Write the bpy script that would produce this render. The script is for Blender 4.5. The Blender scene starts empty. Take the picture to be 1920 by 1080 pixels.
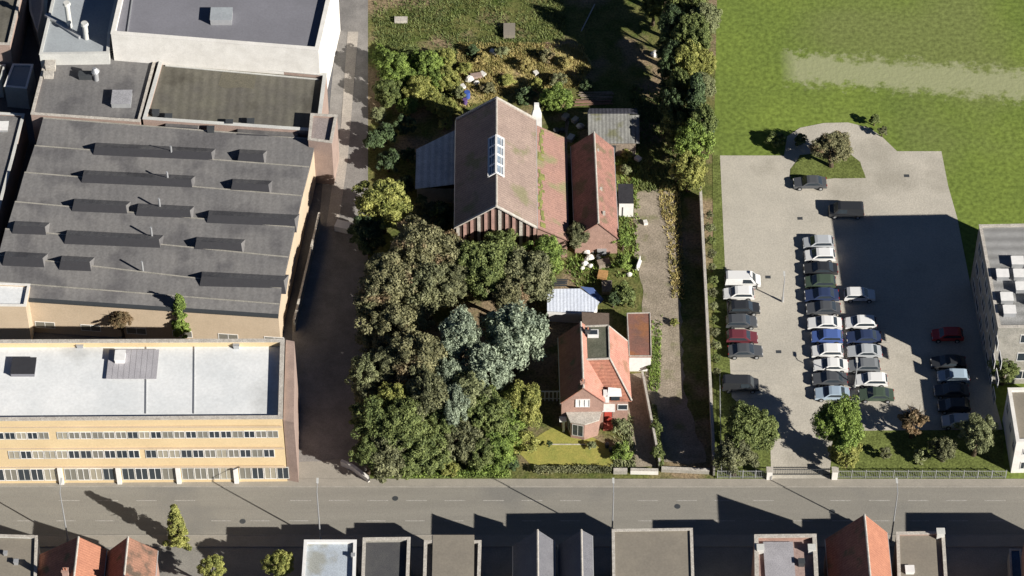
import bpy, math, random
import numpy as np
from mathutils import Vector

random.seed(7)
RNG = np.random.default_rng(7)
scene = bpy.context.scene
COL = scene.collection

# ------------------------------------------------------------------ camera, sky, sun, exposure
PITCH = math.radians(48.0)          # below the horizon
DIST = 422.0
FPX = 6000.0                        # focal length in pixels of the 1920 wide photograph
cam_d = bpy.data.cameras.new('camera')
cam_d.sensor_width = 36.0
cam_d.lens = FPX / 1920.0 * 36.0
cam_d.clip_start = 1.0
cam_d.clip_end = 5000.0
cam = bpy.data.objects.new('camera', cam_d)
COL.objects.link(cam)
CAM = Vector((0, -DIST * math.cos(PITCH), DIST * math.sin(PITCH)))
cam.location = CAM
cam.rotation_euler = (math.pi / 2 - PITCH, 0, 0)
scene.camera = cam

SUN_EL = math.radians(27.5)
SUN_AZ = math.radians(124.0)        # clockwise from north
world = bpy.data.worlds.new('World')
scene.world = world
world.use_nodes = True
wn = world.node_tree
sky = wn.nodes.new('ShaderNodeTexSky')
sky.sky_type = 'NISHITA'
sky.sun_disc = False
sky.sun_elevation = SUN_EL
sky.sun_rotation = SUN_AZ
sky.air_density = 0.3
sky.dust_density = 0.0
sky.ozone_density = 2.0
wn.links.new(sky.outputs[0], wn.nodes['Background'].inputs[0])
wn.nodes['Background'].inputs[1].default_value = 0.05
sun_d = bpy.data.lights.new('sun', 'SUN')
sun_d.energy = 5.0
sun_d.angle = math.radians(0.5)
sun_d.color = (1.0, 0.95, 0.87)
sun = bpy.data.objects.new('sun', sun_d)
COL.objects.link(sun)
SD = Vector((math.cos(SUN_EL) * math.sin(SUN_AZ), math.cos(SUN_EL) * math.cos(SUN_AZ), math.sin(SUN_EL)))
sun.rotation_euler = SD.to_track_quat('Z', 'Y').to_euler()
sun.location = (0, 0, 150)
scene.view_settings.view_transform = 'Standard'
scene.view_settings.look = 'None'
scene.view_settings.gamma = 1.0
scene.view_settings.exposure = 0.8
scene.cycles.max_bounces = 5

# ------------------------------------------------------------------ helpers
SP, CP = math.sin(PITCH), math.cos(PITCH)

def P(px, py, z=0.0):
    """ground-plan position of the point seen at photo pixel (px, py) when it lies at height z"""
    dx, dy = (px - 960.0) / FPX, (540.0 - py) / FPX
    d = Vector((dx, CP + dy * SP, -SP + dy * CP))
    t = (z - CAM.z) / d.z
    q = CAM + d * t
    return (q.x, q.y)

def tag(o, label=None, cat=None, group=None, kind=None):
    if label: o['label'] = label
    if cat: o['category'] = cat
    if group: o['group'] = group
    if kind: o['kind'] = kind
    return o

def empty(name, loc, label=None, cat=None, group=None, rz=0.0):
    o = bpy.data.objects.new(name, None)
    o.empty_display_size = 0.5
    COL.objects.link(o)
    o.location = loc
    o.rotation_euler = (0, 0, rz)
    return tag(o, label, cat, group)

def wpos(o):
    v = Vector(o.location)
    while o.parent:
        o = o.parent
        v += Vector(o.location)
    return v

class MB:
    def __init__(self):
        self.v, self.f, self.m = [], [], []
    def face(self, pts, m=0):
        n = len(self.v)
        self.v += [tuple(p) for p in pts]
        self.f.append(list(range(n, n + len(pts))))
        self.m.append(m)
        return self
    def prism(self, poly, z0, z1, m=0, top=True, bottom=False, mt=None):
        n = len(poly)
        for i in range(n):
            a, b = poly[i], poly[(i + 1) % n]
            self.face([(a[0], a[1], z0), (b[0], b[1], z0), (b[0], b[1], z1), (a[0], a[1], z1)], m)
        if top: self.face([(p[0], p[1], z1) for p in poly], m if mt is None else mt)
        if bottom: self.face([(p[0], p[1], z0) for p in reversed(poly)], m)
        return self
    def box(self, c, s, m=0, rz=0.0, bottom=True):
        cx, cy, cz = c
        hx, hy, hz = s[0] / 2, s[1] / 2, s[2] / 2
        cr, sr = math.cos(rz), math.sin(rz)
        poly = [(cx + x * cr - y * sr, cy + x * sr + y * cr) for x, y in ((-hx, -hy), (hx, -hy), (hx, hy), (-hx, hy))]
        return self.prism(poly, cz - hz, cz + hz, m, True, bottom)
    def bar(self, a, b, w, h, m=0, bottom=True):
        """box from a to b (any direction), w wide, h high"""
        a, b = Vector(a), Vector(b)
        d = (b - a).normalized()
        s = d.cross(Vector((0, 0, 1)))
        if s.length < 1e-4: s = Vector((1, 0, 0))
        s.normalize(); u = s.cross(d).normalized()
        s *= w / 2; u *= h / 2
        A = [a - s - u, a + s - u, a + s + u, a - s + u]
        B = [p + (b - a) for p in A]
        for i in range(4):
            j = (i + 1) % 4
            self.face([A[i], A[j], B[j], B[i]], m)
        self.face(list(reversed(A)), m); self.face(B, m)
        return self
    def tube(self, a, b, r0, r1, n=8, m=0, cap=True):
        a, b = Vector(a), Vector(b)
        d = (b - a).normalized()
        s = d.orthogonal().normalized(); u = d.cross(s)
        A, B = [], []
        for i in range(n):
            t = 2 * math.pi * i / n
            e = s * math.cos(t) + u * math.sin(t)
            A.append(a + e * r0); B.append(b + e * r1)
        for i in range(n):
            j = (i + 1) % n
            self.face([A[i], A[j], B[j], B[i]], m)
        if cap: self.face(B, m); self.face(list(reversed(A)), m)
        return self
    def slab(self, quad, t, m=0, me=None):
        """sloping roof slab: top quad and thickness t downwards"""
        me = m if me is None else me
        q = [Vector(p) for p in quad]
        lo = [p - Vector((0, 0, t)) for p in q]
        self.face(q, m); self.face(list(reversed(lo)), me)
        n = len(q)
        for i in range(n):
            j = (i + 1) % n
            self.face([lo[i], lo[j], q[j], q[i]], me)
        return self
    def build(self, name, mats, parent=None, smooth=False):
        me = bpy.data.meshes.new(name)
        off = wpos(parent) if parent else Vector((0, 0, 0))
        me.from_pydata([(x - off.x, y - off.y, z - off.z) for x, y, z in self.v], [], self.f)
        if not isinstance(mats, (list, tuple)): mats = [mats]
        for mt in mats: me.materials.append(mt)
        me.polygons.foreach_set('material_index', self.m)
        if smooth: me.polygons.foreach_set('use_smooth', [True] * len(self.f))
        me.update()
        o = bpy.data.objects.new(name, me)
        COL.objects.link(o)
        if parent: o.parent = parent
        return o

def ccw(poly):
    a = sum(poly[i][0] * poly[(i + 1) % len(poly)][1] - poly[(i + 1) % len(poly)][0] * poly[i][1] for i in range(len(poly)))
    return list(poly) if a > 0 else list(reversed(poly))

def inset(poly, t):
    n = len(poly); out = []
    for i in range(n):
        p0, p1, p2 = Vector(poly[i - 1]), Vector(poly[i]), Vector(poly[(i + 1) % n])
        d1, d2 = (p1 - p0).normalized(), (p2 - p1).normalized()
        n1, n2 = Vector((-d1.y, d1.x)), Vector((-d2.y, d2.x))
        b = (n1 + n2)
        b = b / max(0.3, b.dot(n1))
        q = p1 + b * t
        out.append((q.x, q.y))
    return out

def pp(pts, z=0.0):
    return ccw([P(x, y, z) for x, y in pts])

def centroid(poly):
    return (sum(p[0] for p in poly) / len(poly), sum(p[1] for p in poly) / len(poly))

def rough_edge(poly, step=1.5, amp=0.35, rng=random):
    out = []
    n = len(poly)
    for i in range(n):
        a, b = Vector(poly[i]), Vector(poly[(i + 1) % n])
        k = max(1, int((b - a).length / step))
        for j in range(k):
            q = a.lerp(b, j / k)
            out.append((q.x + rng.uniform(-amp, amp), q.y + rng.uniform(-amp, amp)))
    return out

# ------------------------------------------------------------------ materials
MATS = {}
def nodes(name):
    m = bpy.data.materials.new(name)
    m.use_nodes = True
    nt = m.node_tree
    return m, nt, nt.nodes, nt.links, nt.nodes['Principled BSDF']

def mk(name, c1, c2=None, scale=1.0, rough=0.85, bump=0.0, fine=8.0, fineamt=0.25, c3=None, s3=0.25, t3=0.6,
       wave=None, metallic=0.0, spec=0.06, worldco=False, low=0.35, high=0.65):
    """two-tone noise surface; c3 = stain colour; wave = (axis, period in metres, darkening, bump)"""
    m, nt, N, L, B = nodes(name)
    co = N.new('ShaderNodeNewGeometry').outputs['Position'] if worldco else N.new('ShaderNodeTexCoord').outputs['Object']
    c2 = c2 or tuple(x * 0.8 for x in c1)
    n1 = N.new('ShaderNodeTexNoise'); n1.inputs['Scale'].default_value = scale; n1.inputs['Detail'].default_value = 6
    n1.inputs['Roughness'].default_value = 0.65
    L.new(co, n1.inputs['Vector'])
    r1 = N.new('ShaderNodeValToRGB')
    r1.color_ramp.elements[0].position = low; r1.color_ramp.elements[1].position = high
    r1.color_ramp.elements[0].color = (*c2, 1); r1.color_ramp.elements[1].color = (*c1, 1)
    L.new(n1.outputs['Fac'], r1.inputs['Fac'])
    col = r1.outputs['Color']
    if c3:
        n3 = N.new('ShaderNodeTexNoise'); n3.inputs['Scale'].default_value = s3; n3.inputs['Detail'].default_value = 5
        mp = N.new('ShaderNodeMapping'); mp.inputs['Location'].default_value = (13.1, 4.7, 2.2)
        L.new(co, mp.inputs['Vector']); L.new(mp.outputs[0], n3.inputs['Vector'])
        r3 = N.new('ShaderNodeValToRGB'); r3.color_ramp.elements[0].position = t3 - 0.06; r3.color_ramp.elements[1].position = t3 + 0.06
        L.new(n3.outputs['Fac'], r3.inputs['Fac'])
        mx = N.new('ShaderNodeMixRGB'); L.new(r3.outputs['Color'], mx.inputs[0]); L.new(col, mx.inputs[1]); mx.inputs[2].default_value = (*c3, 1)
        col = mx.outputs[0]
    nf = N.new('ShaderNodeTexNoise'); nf.inputs['Scale'].default_value = fine; nf.inputs['Detail'].default_value = 3
    L.new(co, nf.inputs['Vector'])
    mr = N.new('ShaderNodeMapRange'); mr.inputs[1].default_value = 0.3; mr.inputs[2].default_value = 0.7
    mr.inputs[3].default_value = 1 - fineamt; mr.inputs[4].default_value = 1 + fineamt * 0.6
    L.new(nf.outputs['Fac'], mr.inputs[0])
    mu = N.new('ShaderNodeMixRGB'); mu.blend_type = 'MULTIPLY'; mu.inputs[0].default_value = 1
    L.new(col, mu.inputs[1]); L.new(mr.outputs[0], mu.inputs[2])
    col = mu.outputs[0]
    hgt = nf.outputs['Fac']
    if wave:
        ax, per, dark, wb = wave
        w = N.new('ShaderNodeTexWave'); w.bands_direction = ax
        w.inputs['Scale'].default_value = 0.314 / per; w.inputs['Distortion'].default_value = 0.6
        w.inputs['Detail Scale'].default_value = 1.5
        L.new(co, w.inputs['Vector'])
        m2 = N.new('ShaderNodeMapRange'); m2.inputs[3].default_value = 1 - dark; m2.inputs[4].default_value = 1.0
        L.new(w.outputs['Fac'], m2.inputs[0])
        mw = N.new('ShaderNodeMixRGB'); mw.blend_type = 'MULTIPLY'; mw.inputs[0].default_value = 1
        L.new(col, mw.inputs[1]); L.new(m2.outputs[0], mw.inputs[2]); col = mw.outputs[0]
        ad = N.new('ShaderNodeMath'); ad.operation = 'MULTIPLY_ADD'; ad.inputs[1].default_value = wb
        L.new(w.outputs['Fac'], ad.inputs[0]); L.new(nf.outputs['Fac'], ad.inputs[2]); hgt = ad.outputs[0]
    L.new(col, B.inputs['Base Color'])
    if bump or wave:
        bp = N.new('ShaderNodeBump'); bp.inputs['Strength'].default_value = min(1, max(bump, 0.3)); bp.inputs['Distance'].default_value = 0.08
        L.new(hgt, bp.inputs['Height']); L.new(bp.outputs[0], B.inputs['Normal'])
    B.inputs['Roughness'].default_value = rough
    B.inputs['Metallic'].default_value = metallic
    B.inputs['Specular IOR Level'].default_value = spec
    MATS[name] = m
    return m

def streak(m, sx, sy):
    for n in m.node_tree.nodes:
        if n.bl_idname == 'ShaderNodeTexNoise' and n.inputs['Scale'].default_value < 1 and not n.inputs['Vector'].links[0].from_node.bl_idname == 'ShaderNodeMapping':
            mp = m.node_tree.nodes.new('ShaderNodeMapping'); mp.inputs['Scale'].default_value = (sx, sy, 1)
            src = n.inputs['Vector'].links[0].from_socket
            m.node_tree.links.new(src, mp.inputs['Vector']); m.node_tree.links.new(mp.outputs[0], n.inputs['Vector'])

def leafmat(name, c1, c2, dead=None):
    m, nt, N, L, B = nodes(name)
    g = N.new('ShaderNodeNewGeometry')
    co = N.new('ShaderNodeTexCoord').outputs['Object']
    c1, c2 = tuple(v * 1.12 for v in c1), tuple(v * 1.12 for v in c2)
    n1 = N.new('ShaderNodeTexNoise'); n1.inputs['Scale'].default_value = 0.55; n1.inputs['Detail'].default_value = 4
    L.new(co, n1.inputs['Vector'])
    ad = N.new('ShaderNodeMath'); ad.operation = 'MULTIPLY_ADD'; ad.inputs[1].default_value = 0.30
    L.new(g.outputs['Random Per Island'], ad.inputs[0]); L.new(n1.outputs['Fac'], ad.inputs[2])
    r = N.new('ShaderNodeValToRGB')
    r.color_ramp.elements[0].position = 0.43; r.color_ramp.elements[0].color = (*c2, 1)
    r.color_ramp.elements[1].position = 0.83; r.color_ramp.elements[1].color = (*c1, 1)
    L.new(ad.outputs[0], r.inputs['Fac'])
    col = r.outputs['Color']
    if dead:
        n3 = N.new('ShaderNodeTexNoise'); n3.inputs['Scale'].default_value = 0.3
        mp = N.new('ShaderNodeMapping'); mp.inputs['Location'].default_value = (3.1, 8.7, 1.2)
        L.new(co, mp.inputs['Vector']); L.new(mp.outputs[0], n3.inputs['Vector'])
        r3 = N.new('ShaderNodeValToRGB'); r3.color_ramp.elements[0].position = 0.55; r3.color_ramp.elements[1].position = 0.68
        L.new(n3.outputs['Fac'], r3.inputs['Fac'])
        mx = N.new('ShaderNodeMixRGB'); L.new(r3.outputs['Color'], mx.inputs[0]); L.new(col, mx.inputs[1]); mx.inputs[2].default_value = (*dead, 1)
        col = mx.outputs[0]
    L.new(col, B.inputs['Base Color'])
    B.inputs['Roughness'].default_value = 0.65
    B.inputs['Specular IOR Level'].default_value = 0.25
    tr = N.new('ShaderNodeBsdfTranslucent'); L.new(col, tr.inputs['Color'])
    ms = N.new('ShaderNodeMixShader'); ms.inputs[0].default_value = 0.12
    L.new(B.outputs[0], ms.inputs[1]); L.new(tr.outputs[0], ms.inputs[2])
    L.new(ms.outputs[0], N['Material Output'].inputs['Surface'])
    MATS[name] = m
    return m

def plain(name, c, rough=0.5, metallic=0.0, spec=0.5, coat=0.0, vary=0.12):
    m = mk(name, c, tuple(x * (1 - vary) for x in c), 2.0, rough, 0, 20, 0.06, metallic=metallic, spec=spec)
    m.node_tree.nodes['Principled BSDF'].inputs['Coat Weight'].default_value = coat
    return m

# grounds
M_field = mk('meadow grass', (0.17, 0.225, 0.045), (0.125, 0.17, 0.04), 0.05, 0.95, 0.7, 1.6, 0.30, c3=(0.16, 0.19, 0.06), s3=0.03, t3=0.53, worldco=True)
M_path0 = mk('worn field path', (0.32, 0.32, 0.19), (0.23, 0.26, 0.12), 0.25, 0.95, 0.4, 3, 0.3, worldco=True)
M_yard = mk('weedy yard soil', (0.17, 0.16, 0.06), (0.07, 0.10, 0.025), 0.35, 0.95, 0.8, 3.5, 0.45, c3=(0.25, 0.19, 0.12), s3=0.16, t3=0.55, worldco=True)
M_drygrass = mk('dry straw grass', (0.42, 0.34, 0.15), (0.22, 0.21, 0.07), 0.5, 0.95, 0.8, 3, 0.4, c3=(0.30, 0.20, 0.14), s3=0.3, t3=0.6, worldco=True)
M_dirt = mk('dirt track', (0.33, 0.28, 0.22), (0.24, 0.205, 0.155), 0.5, 0.95, 0.6, 5, 0.3, c3=(0.18, 0.18, 0.09), s3=0.3, t3=0.64, worldco=True)
M_lawn = mk('mown lawn', (0.35, 0.31, 0.085), (0.24, 0.25, 0.065), 0.5, 0.95, 0.4, 6, 0.2, c3=(0.40, 0.31, 0.13), s3=0.2, t3=0.62, worldco=True)
M_verge = mk('rough verge grass', (0.155, 0.185, 0.055), (0.10, 0.12, 0.035), 0.5, 0.95, 0.6, 4, 0.4, worldco=True)
M_road = mk('worn asphalt road', (0.245, 0.232, 0.203), (0.22, 0.208, 0.183), 0.25, 0.9, 0.2, 9, 0.12, c3=(0.195, 0.187, 0.17), s3=0.09, t3=0.62, worldco=True)
streak(M_road, .25, 3.0)
M_pave = mk('pavement slabs', (0.31, 0.285, 0.245), (0.27, 0.25, 0.215), 0.5, 0.9, 0.2, 9, 0.12, worldco=True)
M_kerb = mk('kerb stone', (0.33, 0.31, 0.275), None, 1, 0.9, 0, 6, 0.15, worldco=True)
M_park = mk('pale concrete paving', (0.47, 0.435, 0.37), (0.38, 0.355, 0.305), 0.10, 0.9, 0.15, 5, 0.14, c3=(0.34, 0.315, 0.265), s3=0.10, t3=0.60, worldco=True)
M_alley = mk('dark lane tarmac', (0.27, 0.255, 0.24), (0.19, 0.18, 0.17), 0.4, 0.9, 0.3, 8, 0.2, worldco=True)
M_alley2 = mk('sunlit pale lane concrete', (0.42, 0.38, 0.33), (0.33, 0.30, 0.27), 0.5, 0.9, 0.3, 8, 0.2, worldco=True)
M_paint = mk('white road paint', (0.38, 0.365, 0.34), (0.28, 0.265, 0.24), 3, 0.8, 0, 12, 0.25, worldco=True)
M_court = mk('dark yard paving', (0.13, 0.13, 0.135), (0.10, 0.10, 0.11), 0.3, 0.9, 0.2, 5, 0.2, worldco=True)
# walls and roofs
M_cream = mk('cream render', (0.64, 0.50, 0.30), (0.58, 0.45, 0.27), 0.25, 0.9, 0, 5, 0.07)
M_creamw = mk('pale cream render', (0.52, 0.42, 0.31), (0.46, 0.37, 0.27), 0.25, 0.9, 0, 5, 0.08)
M_white = mk('white painted render', (0.72, 0.70, 0.66), (0.62, 0.60, 0.56), 0.6, 0.8, 0, 6, 0.08)
M_offw = mk('off white wall', (0.55, 0.55, 0.52), (0.46, 0.46, 0.44), 0.25, 0.85, 0, 5, 0.10)
M_pinkw = mk('pinkish brick side wall', (0.36, 0.27, 0.23), (0.29, 0.22, 0.19), 0.6, 0.9, 0.2, 8, 0.15)
M_whiteroof = mk('white gravel membrane', (0.70, 0.71, 0.71), (0.58, 0.60, 0.61), 0.12, 0.8, 0, 3, 0.08, c3=(0.47, 0.48, 0.48), s3=0.11, t3=0.61)
M_greyroof = mk('grey felt roof', (0.20, 0.20, 0.225), (0.17, 0.17, 0.19), 0.12, 0.85, 0, 4, 0.08, c3=(0.15, 0.15, 0.165), s3=0.1, t3=0.62)
M_hallroof = mk('grey fibre cement sheet roof', (0.19, 0.184, 0.18), (0.15, 0.147, 0.148), 0.15, 0.9, 0, 3, 0.14, c3=(0.12, 0.117, 0.12), s3=0.2, t3=0.56, wave=('X', 1.1, 0.07, 0.2))
M_annexroof = mk('stained sheet roof with lichen', (0.16, 0.152, 0.122), (0.12, 0.113, 0.10), 0.22, 0.9, 0, 3, 0.12, c3=(0.09, 0.084, 0.07), s3=0.14, t3=0.60, wave=('X', 1.3, 0.15, 0.3))
M_blueroof = mk('pale blue grey roof', (0.33, 0.36, 0.38), (0.28, 0.30, 0.32), 0.2, 0.8, 0, 4, 0.1)
M_glassdark = plain('dark roof glass', (0.04, 0.04, 0.045), 0.6, 0, 0.2)
M_glass = plain('window glass', (0.035, 0.045, 0.055), 0.12, 0, 0.6)
M_blind = plain('window with drawn blind', (0.34, 0.31, 0.24), 0.6)
M_blind2 = plain('window with darker blind', (0.20, 0.19, 0.16), 0.5)  # blind in a darker tone
M_bwhite = plain('white painted wood', (0.75, 0.74, 0.72), 0.5)
M_metal = plain('galvanised metal', (0.45, 0.46, 0.47), 0.45, 0.4)
M_darkmetal = plain('dark painted metal', (0.05, 0.055, 0.06), 0.5)
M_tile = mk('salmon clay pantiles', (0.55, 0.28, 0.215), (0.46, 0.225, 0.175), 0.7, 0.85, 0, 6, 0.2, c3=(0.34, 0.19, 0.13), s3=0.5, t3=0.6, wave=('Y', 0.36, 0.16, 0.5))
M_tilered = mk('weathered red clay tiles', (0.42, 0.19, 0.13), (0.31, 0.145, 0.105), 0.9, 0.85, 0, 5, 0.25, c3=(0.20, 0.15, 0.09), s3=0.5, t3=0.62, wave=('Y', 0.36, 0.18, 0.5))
M_barn = mk('weathered brown barn tiles', (0.335, 0.255, 0.215), (0.27, 0.205, 0.175), 0.5, 0.9, 0, 5, 0.22, c3=(0.22, 0.20, 0.125), s3=0.35, t3=0.62, wave=('Y', 0.40, 0.18, 0.5))
M_barn2 = mk('faded pink barn tiles', (0.36, 0.215, 0.175), (0.30, 0.185, 0.155), 0.5, 0.9, 0, 5, 0.22, c3=(0.25, 0.23, 0.13), s3=0.3, t3=0.60, wave=('Y', 0.40, 0.16, 0.5))
M_moss = mk('roof moss', (0.24, 0.24, 0.08), (0.14, 0.15, 0.06), 1.2, 1.0, 0.8, 6, 0.4)
M_rust = mk('rusty sheet roof', (0.26, 0.125, 0.095), (0.18, 0.105, 0.085), 0.5, 0.9, 0, 5, 0.2, c3=(0.28, 0.13, 0.07), s3=0.4, t3=0.58)
M_brick = mk('pink brick wall', (0.42, 0.27, 0.22), (0.33, 0.215, 0.175), 1.2, 0.9, 0.2, 9, 0.2, wave=('Z', 0.15, 0.12, 0.2))
M_plank = mk('weathered red boards', (0.44, 0.28, 0.235), (0.33, 0.21, 0.18), 1.2, 0.9, 0.2, 9, 0.2)
M_stone = mk('stone coping', (0.50, 0.47, 0.42), (0.38, 0.35, 0.31), 1.5, 0.9, 0.2, 6, 0.2)
M_corrshade = mk('shade-toned corrugated iron', (0.10, 0.10, 0.12), (0.07, 0.07, 0.085), 0.7, 0.8, 0, 4, 0.2, wave=('X', 0.5, 0.25, 0.6))  # darker copy of the corrugated iron, shade of the north slope in its colour
M_corr = mk('grey corrugated iron', (0.27, 0.27, 0.25), (0.20, 0.20, 0.19), 0.7, 0.7, 0, 4, 0.15, c3=(0.17, 0.17, 0.11), s3=0.5, t3=0.6, wave=('X', 0.5, 0.25, 0.6))
M_corrw = mk('white corrugated sheet', (0.62, 0.66, 0.74), (0.52, 0.56, 0.65), 0.7, 0.6, 0, 4, 0.1, wave=('X', 0.45, 0.16, 0.6))
M_darkfelt = mk('black roofing felt', (0.05, 0.05, 0.055), (0.035, 0.035, 0.04), 1.0, 0.9, 0.2, 6, 0.2)
M_mossflat = mk('mossy grey flat roof', (0.13, 0.13, 0.10), (0.09, 0.095, 0.07), 0.8, 0.9, 0.2, 5, 0.25)
M_brownflat = mk('brown grey flat roof', (0.24, 0.215, 0.175), (0.20, 0.18, 0.15), 0.2, 0.9, 0, 4, 0.1)
M_orange = mk('orange clay tiles', (0.43, 0.20, 0.13), (0.36, 0.165, 0.11), 0.6, 0.85, 0, 5, 0.15, wave=('Y', 0.36, 0.14, 0.5))
M_concw = mk('old concrete wall', (0.36, 0.34, 0.30), (0.26, 0.25, 0.22), 0.7, 0.9, 0.3, 6, 0.2)
M_bark = mk('bark', (0.12, 0.09, 0.06), (0.07, 0.055, 0.04), 2, 0.95, 0.6, 10, 0.3)
M_blue = plain('blue plastic', (0.05, 0.10, 0.35), 0.5)
M_bluep = plain('dull blue tarpaulin', (0.08, 0.13, 0.30), 0.6)
M_junkw = plain('dirty white plastic', (0.66, 0.64, 0.60), 0.6)
M_wood = mk('grey weathered timber', (0.30, 0.25, 0.20), (0.20, 0.165, 0.13), 2, 0.9, 0.3, 8, 0.25)
M_cratey = plain('pale yellow panel', (0.60, 0.50, 0.24), 0.7)
M_red = plain('red paint', (0.45, 0.07, 0.05), 0.6)
M_tyre = plain('tyre rubber', (0.02, 0.02, 0.02), 0.9)
M_lampred = plain('red lamp lens', (0.30, 0.02, 0.02), 0.3)
M_lampw = plain('clear lamp lens', (0.6, 0.6, 0.58), 0.2)
# foliage
L_green = leafmat('mid green leaves', (0.19, 0.225, 0.075), (0.065, 0.09, 0.03))
L_olive = leafmat('olive leaves', (0.245, 0.235, 0.12), (0.085, 0.088, 0.045), dead=(0.24, 0.17, 0.10))
L_olive2 = leafmat('dull olive leaves', (0.21, 0.215, 0.11), (0.07, 0.078, 0.04))
L_blue = leafmat('blue grey needles', (0.33, 0.385, 0.27), (0.115, 0.145, 0.105))
L_yellow = leafmat('yellow green leaves', (0.34, 0.34, 0.10), (0.13, 0.15, 0.04))
L_bright = leafmat('bright green leaves', (0.23, 0.31, 0.07), (0.08, 0.12, 0.03))
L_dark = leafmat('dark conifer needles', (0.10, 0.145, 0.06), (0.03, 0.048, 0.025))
L_pale = leafmat('pale green leaves', (0.28, 0.30, 0.15), (0.095, 0.11, 0.05))
L_rust = leafmat('reddish brown leaves', (0.23, 0.155, 0.085), (0.10, 0.085, 0.045))
L_straw = leafmat('straw blades', (0.42, 0.34, 0.14), (0.19, 0.18, 0.06))

# ------------------------------------------------------------------ the setting
def sheet(name, pts, mat, z, rough=0.0, step=1.5):
    poly = pp(pts)
    if rough: poly = rough_edge(poly, step, rough)
    return tag(MB().face([(x, y, z) for x, y in poly]).build(name, mat), kind='structure')

tag(MB().face([(-900, -500, 0), (900, -500, 0), (900, 1400, 0), (-900, 1400, 0)]).build('ground', M_field), kind='structure')
# field path top right: worn bare strip that frays into the meadow
def field_nodes(m, path):
    nt = m.node_tree; N, L = nt.nodes, nt.links; B = N['Principled BSDF']
    g = N.new('ShaderNodeNewGeometry').outputs['Position']
    base = B.inputs['Base Color'].links[0].from_socket
    xa, ya = P(1462, 124); xb, yb = P(1920, 160)
    sep = N.new('ShaderNodeSeparateXYZ'); L.new(g, sep.inputs[0])
    def math_(op, a, b=None, c=None):
        n = N.new('ShaderNodeMath'); n.operation = op
        for i, v in enumerate((a, b, c)):
            if v is None: continue
            if isinstance(v, (int, float)): n.inputs[i].default_value = v
            else: L.new(v, n.inputs[i])
        return n.outputs[0]
    k = (yb - ya) / (xb - xa)
    yc = math_('MULTIPLY_ADD', sep.outputs['X'], k, ya - k * xa)
    d = math_('ABSOLUTE', math_('SUBTRACT', sep.outputs['Y'], yc))
    ns = N.new('ShaderNodeTexNoise'); ns.inputs['Scale'].default_value = 0.55; ns.inputs['Detail'].default_value = 7; ns.inputs['Roughness'].default_value = 0.7
    L.new(g, ns.inputs['Vector'])
    wd = math_('MULTIPLY_ADD', ns.outputs['Fac'], 11.0, -2.0)
    e = math_('MULTIPLY', math_('SUBTRACT', wd, d), 0.55)
    xs = math_('MULTIPLY', math_('SUBTRACT', sep.outputs['X'], xa), 0.35)
    mk_ = math_('MINIMUM', math_('MINIMUM', e, xs), 0.85)
    mk_ = math_('MAXIMUM', mk_, 0.0)
    mx = N.new('ShaderNodeMixRGB'); L.new(mk_, mx.inputs[0]); L.new(base, mx.inputs[1]); mx.inputs[2].default_value = (*path, 1)
    L.new(mx.outputs[0], B.inputs['Base Color'])
M_path = M_field.copy(); M_path.name = 'worn field path blending into meadow'
field_nodes(M_path, (0.30, 0.31, 0.18))
sheet('field_path', [(1440, 90), (2100, 90), (2100, 235), (1800, 215), (1440, 160)], M_path, 0.005)
# plot of the farmstead
sheet('yard_ground', [(690, -40), (1345, -40), (1338, 300), (1338, 905), (690, 905)], M_yard, 0.03)
sheet('dry_grass_ground', [(860, 82), (1090, 84), (1110, 130), (1080, 165), (1000, 165), (930, 185), (870, 200), (850, 150)], M_drygrass, 0.05, 0.5, 1.0)
sheet('dirt_track', [(1192, 360), (1265, 352), (1275, 560), (1283, 740), (1325, 868), (1238, 868), (1232, 780), (1212, 730), (1206, 560), (1190, 470)], M_dirt, 0.05, 0.25, 1.0)
sheet('garden_path', [(1172, 700), (1205, 700), (1232, 876), (1182, 876)], M_dirt, 0.06, 0.15, 1.0)
sheet('lawn', [(968, 842), (1040, 800), (1060, 800), (1150, 838), (1150, 880), (1000, 880)], M_lawn, 0.05, 0.15, 0.8)
# lane along the works
sheet('side_lane', [(640, -40), (690, -40), (690, 905), (548, 905), (548, 600), (600, 400)], M_alley, 0.04)
sheet('sunlit_lane_apron', [(552, 866), (640, 862), (690, 905), (548, 905)], M_pave, 0.055, .2, 1.0)  # end of the lane paler than the rest: sunlight put into its colour
sheet('lane_pavement', [(652, 60), (640, 230), (612, 425), (634, 425), (652, 300), (672, 60)], M_alley2, 0.07)  # pale strip of lane pavement, the sun on it put into the colour
# works yard under the industrial buildings
sheet('works_yard', [(-200, -200), (640, -200), (640, 230), (600, 420), (548, 600), (548, 905), (-200, 905)], M_court, 0.02)
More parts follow.
